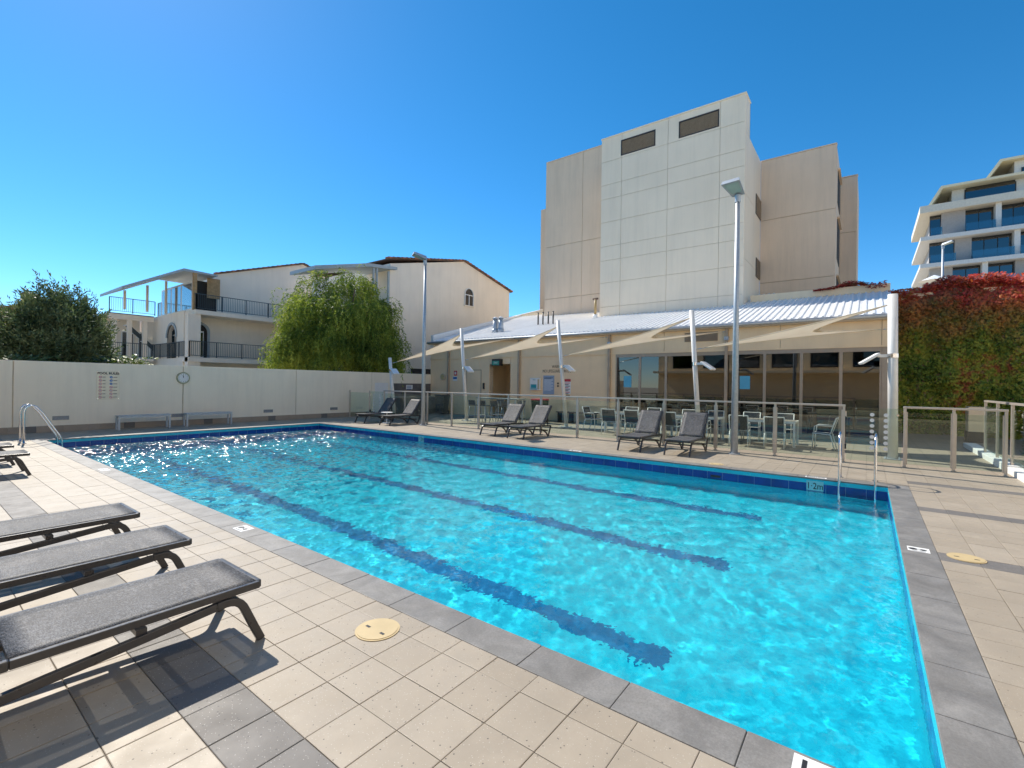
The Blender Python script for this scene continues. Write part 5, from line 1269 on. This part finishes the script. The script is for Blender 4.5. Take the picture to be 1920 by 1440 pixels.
# distant low roofs at far left
p0 = PY(-20, 560, 45.0); dh = thing('distant_house', 'distant pale house with terracotta roof behind the dark bush', 'house', (p0.x, 45, 0))
MB().box(p0.x - 4, p0.x + 6.3, 45, 53, 0, 5.0).build('wall', mt['brick_white'], dh)
MB().prism([(p0.x - 4.4, 44.6, 4.9), (p0.x + 6.7, 44.6, 4.9), (p0.x + 1.1, 44.6, 6.4)], (0, 9, 0)).build('roof', mt['terracotta'], dh)
MB().box(p0.x + 1.7, p0.x + 2.6, 47, 47.8, 5.5, 7.6).build('chimney', mt['terracotta_dark'], dh)

# ================================================================== TREES
tr_ = random.Random(5)
def limb(m, a, b, r0, r1, n=5, wob=.12):
    a, b = Vector(a), Vector(b); pts = [a.lerp(b, k / n) + Vector((tr_.gauss(0, wob), tr_.gauss(0, wob), tr_.gauss(0, wob * .5))) * (0 < k < n) for k in range(n + 1)]
    m.tube(pts, [r0 + (r1 - r0) * k / n for k in range(n + 1)], 7)
def strip(m, c, d, L, w):
    """slender leaf along d"""
    d = Vector(d).normalized(); s = d.cross(Vector((tr_.gauss(0, 1), tr_.gauss(0, 1), tr_.gauss(0, 1)))).normalized() * w; k = len(m.v)
    m.v += [tuple(c), tuple(c + d * L * .5 + s), tuple(c + d * L), tuple(c + d * L * .5 - s)]; m.f.append((k, k + 1, k + 2, k + 3)); m.mi.append(0)
bark = plain('bark_grey_brown', (.14, .10, .07), .9, var=.3, scale=8, bump=.5, bscale=30)
def weeping_tree(base, R, H_, label):
    t_ = thing('weeping_tree', label, 'tree', base); b = Vector(base); m = MB()
    limb(m, b, b + Vector((.1, 0, H_ * .38)), .30, .20)
    tips = []
    for k in range(15):
        a = 2 * math.pi * k / 15 + tr_.uniform(-.2, .2); q = b + Vector((math.cos(a) * R * tr_.uniform(.25, .62), math.sin(a) * R * tr_.uniform(.25, .62), H_ * tr_.uniform(.62, .88))); limb(m, b + Vector((.1, 0, H_ * .36)), q, .12, .03); tips.append(q)
    m.build('trunk', bark, t_, smooth=True); m = MB()
    # clumps of hanging twigs spread over an uneven dome, with gaps between them
    for cl in range(230):
        a = tr_.uniform(0, 6.28); ce = 1 - tr_.random() * 1.12; e = math.acos(max(-1, ce))
        f = 1 + .10 * math.sin(3 * a + 1.1) * math.sin(2.3 * e) + .08 * math.sin(5 * a + 4 * e) + .06 * math.sin(11 * a - 6 * e)
        rr_ = f * (tr_.uniform(.78, 1.0) if cl % 3 else tr_.uniform(.35, .8))
        if cl % 9 == 0: rr_ *= 1.08
        cc = b + Vector((math.cos(a) * math.sin(e) * R * rr_, math.sin(a) * math.sin(e) * R * .62 * rr_, H_ * .42 + math.cos(e) * H_ * .58 * rr_))
        big = tr_.uniform(.6, 1.25)
        for st_ in range(int(30 * big)):
            p = cc + Vector((tr_.gauss(0, .26), tr_.gauss(0, .22), tr_.gauss(0, .17))) * big
            L = tr_.uniform(.5, 2.0) * (0.35 + .85 * math.sin(e)) * big
            d = Vector((math.cos(a) * .5 + tr_.gauss(0, .4), math.sin(a) * .5 + tr_.gauss(0, .4), .6)); q = p.copy()
            for i in range(int(L / .075)):
                d = (d * .82 + Vector((tr_.gauss(0, .06), tr_.gauss(0, .06), -.26))); d.normalize(); q = q + d * .075
                if q.z < .6: break
                ld = d * .8 + Vector((tr_.gauss(0, .6), tr_.gauss(0, .6), tr_.gauss(0, .3) - .1)); strip(m, q, ld, tr_.uniform(.12, .24), tr_.uniform(.016, .030))
    m.build('crown', leafmat('weeping_leaf', [(.36, (.055, .10, .018)), (.48, (.19, .27, .045)), (.58, (.42, .47, .08))], .9, .6, .42), t_)
def bushy_tree(base, R, H_, label, n_cl, stops, ls):
    t_ = thing('bushy_tree', label, 'tree', base); b = Vector(base); m = MB(); limb(m, b, b + Vector((0, 0, H_ * .5)), .16, .1); tips = []
    for k in range(10):
        a = tr_.uniform(0, 6.28); limb(m, b + Vector((0, 0, H_ * .3)), b + Vector((math.cos(a) * R * .6, math.sin(a) * R * .6, H_ * tr_.uniform(.5, .85))), .07, .02)
    m.build('trunk', bark, t_, smooth=True); m = MB()
    for k in range(n_cl):
        a = tr_.uniform(0, 6.28); e = math.acos(1 - 1.55 * tr_.random()); rr_ = tr_.uniform(.55, 1.0) * (1 + .10 * math.sin(3 * a + 2) * math.sin(4 * e) + .08 * math.sin(7 * a))
        c = b + Vector((math.cos(a) * math.sin(e) * R * rr_, math.sin(a) * math.sin(e) * R * rr_, H_ * .42 + math.cos(e) * H_ * .56 * rr_))
        ax = (c - (b + Vector((0, 0, H_ * .3)))).normalized() + Vector((tr_.gauss(0, .4), tr_.gauss(0, .4), tr_.gauss(0, .3)))
        for i in range(16):
            q = c + ax * (i * .026) + Vector((tr_.gauss(0, .02), tr_.gauss(0, .02), tr_.gauss(0, .02)))
            strip(m, q, ax * .7 + Vector((tr_.gauss(0, .6), tr_.gauss(0, .6), tr_.gauss(0, .6))), tr_.uniform(.07, .13) * ls, tr_.uniform(.011, .02) * ls)
    m.build('crown', leafmat(label[:14], stops, 1.1, .5, .3), t_)
p = PY(648, 700, 22.9); weeping_tree((p.x, 22.9, 0), 3.35, 7.4, 'large weeping tree with bright green drooping foliage behind the boundary wall')
p = PY(105, 700, 23.0); bushy_tree((p.x, 23.0, 0), 1.5, 4.75, 'dense dark grey-green bushy tree behind the wall', 4200, [(.34, (.03, .055, .025)), (.48, (.10, .15, .07)), (.62, (.26, .30, .16))], 1.3)
p = PY(8, 640, 24.5); bushy_tree((p.x - 1.2, 24.5, 0), 1.3, 4.4, 'bright yellow-green shrub at the end of the wall', 1100, [(.35, (.12, .15, .02)), (.65, (.30, .32, .05))], 1.2)
def low_plant(u, y, n, z, lab, stops, s):
    p = PY(u, 690, y); t_ = thing('garden_plant', lab, 'plant', (p.x, y, 0)); m = MB()
    MB().tube([(p.x, y, 0), (p.x, y, z - .2)], .03, 6).build('stem', bark, t_)
    for k in range(n):
        c = Vector((p.x + tr_.gauss(0, s), y + tr_.gauss(0, .15), z + tr_.gauss(0, .11))); leaf(m, c, (tr_.gauss(0, .6), -.4, 1), tr_.uniform(.07, .12), tr_)
    m.build('crown', leafmat(lab[:12], stops, 2, .4, .4), t_)
lg = [(.3, (.09, .15, .012)), (.7, (.22, .30, .03))]
low_plant(239, 20.9, 170, 2.27, 'bright lime green plant peeping over the wall beside the rules sign', lg, .33)
low_plant(190, 21.0, 130, 2.22, 'dull green leafy plant peeping over the wall near the dark bush', [(.3, (.03, .055, .016)), (.7, (.08, .12, .04))], .28)
low_plant(60, 21.0, 110, 2.2, 'pale green plant below the dark bush at the wall top', [(.3, (.05, .09, .02)), (.7, (.13, .19, .06))], .3)

# ================================================================== APARTMENT BLOCK far right
XA = 80.0
ap = thing('apartment_block', 'distant modern apartment block with white slab edges and glass balconies above the ivy', 'building', (XA, -8, 0))
def za(u, v): return PX(u, v, XA).z
yL = PX(1726, 450, XA).y; yRr = -30.0
zs1, zs2, zs3, zs0 = za(1740, 449), za(1740, 500) , za(1740, 395), za(1740, 548)
wh = plain('apartment_white', (.66, .66, .64), .6); dw = mt['glass_d']; gp = plain('apartment_grey_panel', (.36, .34, .33), .7)
apg = glassmat('apartment_balustrade', (.45, .62, .68), 1.2, base=.12)
MB().box(XA + 2.0, XA + 16, yRr, yL - 1.2, 0, zs3).build('core', gp, ap)
for z in (zs0, zs2, zs1):
    MB().box(XA, XA + 15, yRr, yL, z - .05, z + .45).build('floor_slab', wh, ap)
MB().box(XA - .1, XA + 15, yRr, yL + .1, zs3 - .2, zs3 + .7).build('roof_slab', plain('apartment_cream', (.66, .62, .52), .7), ap)
levels = [(zs0 + .45 - 3.3, zs0 - .05), (zs0 + .45, zs2 - .05), (zs2 + .45, zs1 - .05), (zs1 + .45, zs3 - .2)]
for li, (z0, z1) in enumerate(levels):
    yv = yL - 1.0; k = li
    while yv > yRr + 4:
        kind, w_ = (('g', 1.5), ('w', 3.6), ('f', .5), ('w', 1.1), ('g', 2.2), ('w', 2.6), ('f', .5), ('w', 2.4))[(k + (0, 3, 5, 0)[li]) % 8]
        if kind == 'w':
            wd = MB().box(XA + 1.9, XA + 1.99, yv - w_, yv, z0, z1).build('window', mt['ink'], ap)
            np_ = max(1, round(w_ / 1.2))
            for q in range(np_): MB().box(XA + 1.88, XA + 1.895, yv - w_ + w_ * q / np_ + .05, yv - w_ + w_ * (q + 1) / np_ - .05, z0 + .05, z1 - .25).build('pane', dw, wd)
            MB().box(XA + .25, XA + .29, yv - w_, yv, z0, z0 + 1.05).build('balcony_glass', apg, ap)
        elif kind == 'g': MB().box(XA + 1.1, XA + 1.99, yv - w_, yv, z0, z1).build('wall_panel', gp, ap)
        else: MB().box(XA + .5, XA + 1.99, yv - w_, yv, z0, z1).build('fin_wall', wh, ap)
        yv -= w_; k += 1
# penthouse levels with slanted roofs
zp = zs3 + .7
MB().box(XA + 3, XA + 14, yRr, yL - 3.2, zp, zp + 2.6).build('penthouse', wh, ap)
MB().prism([(XA + 1.2, yRr, zp + 2.6), (XA + 1.2, yL - 2.0, zp + 2.6), (XA + 1.2, yL - .6, zp), (XA + 1.2, yL - .9, zp), (XA + 1.2, yL - 2.2, zp + 2.3), (XA + 1.2, yRr, zp + 2.3)], (11, 0, 0)).build('slanted_roof', plain('apartment_soffit', (.74, .66, .46), .7), ap)
wd = MB().box(XA + 2.9, XA + 2.99, yL - 9, yL - 4.4, zp + .6, zp + 2.1).build('window', mt['ink'], ap); MB().box(XA + 2.88, XA + 2.895, yL - 8.9, yL - 4.5, zp + .7, zp + 2.3).build('pane', dw, wd)
MB().box(XA + 4, XA + 14, yRr, yL - 9.0, zp + 2.6, zp + 5.2).build('penthouse', wh, ap)
MB().prism([(XA + 3, yRr, zp + 5.2), (XA + 3, yL - 7.6, zp + 5.2), (XA + 3, yL - 6.2, zp + 2.9), (XA + 3, yL - 6.5, zp + 2.9), (XA + 3, yL - 7.8, zp + 4.9), (XA + 3, yRr, zp + 4.9)], (9, 0, 0)).build('slanted_roof', plain('apartment_soffit2', (.74, .66, .46), .7), ap)
wd = MB().box(XA + 3.9, XA + 3.99, yL - 16, yL - 9.6, zp + 1.2, zp + 4.0).build('window', mt['ink'], ap); MB().box(XA + 3.88, XA + 3.895, yL - 15.9, yL - 9.7, zp + 1.3, zp + 3.9).build('pane', dw, wd)
# satellite dish and parasol on the wall top
p = PX(1752, 520, 60.0); sd_ = thing('market_umbrella', 'small white open umbrella on a terrace beyond the ivy', 'umbrella', (60, p.y, p.z - 2.2))
MB().tube([(60, p.y, p.z - 2.2), (60, p.y, p.z)], .04, 8).build('pole', mt['white'], sd_); MB().tube([(60, p.y, p.z - .3), (60, p.y, p.z + .25)], [1.2, .05], 10).build('canopy', mt['white'], sd_)

# ================================================================== ADDED HOTEL behind the viewpoint: cream wing for glass reflections, white block to bounce sunlight
hw = thing('added_hotel_building', 'made-up hotel behind the viewpoint, cream wing to reflect in the glass doors, white block to bounce sunlight', 'building', (-12, -2, 0))
MB().box(-16, -11, -9.5, 17.5, 0, 9).build('wall', mt['cream'], hw)
MB().box(-16, 19, -18, -9.6, 0, 15).build('wall', mt['brick_white'], hw)  # unseen sunlit block, added to bounce warm light onto the shaded walls
for k in range(8):
    for z in (3.5,):
        wd = MB().box(-11.0, -10.95, -7 + k * 3, -5 + k * 3, z, z + 2.1).build('window', mt['ink'], hw); MB().box(-10.95, -10.94, -6.9 + k * 3, -5.1 + k * 3, z + .1, z + 2.0).build('pane', mt['glass_d'], wd)
for k in range(7):
    for z in (0.4, 4.2, 8.0, 11.8):
        wd = MB().box(-13 + k * 4.6, -11.4 + k * 4.6, -9.6, -9.55, z, z + 2.0).build('window', mt['ink'], hw); MB().box(-12.9 + k * 4.6, -11.5 + k * 4.6, -9.55, -9.54, z + .1, z + 1.9).build('pane', mt['glass_d'], wd)
MB().box(-11, -9.4, -9.5, 17.5, 3.0, 3.2).build('balcony_slab', mt['cream'], hw)
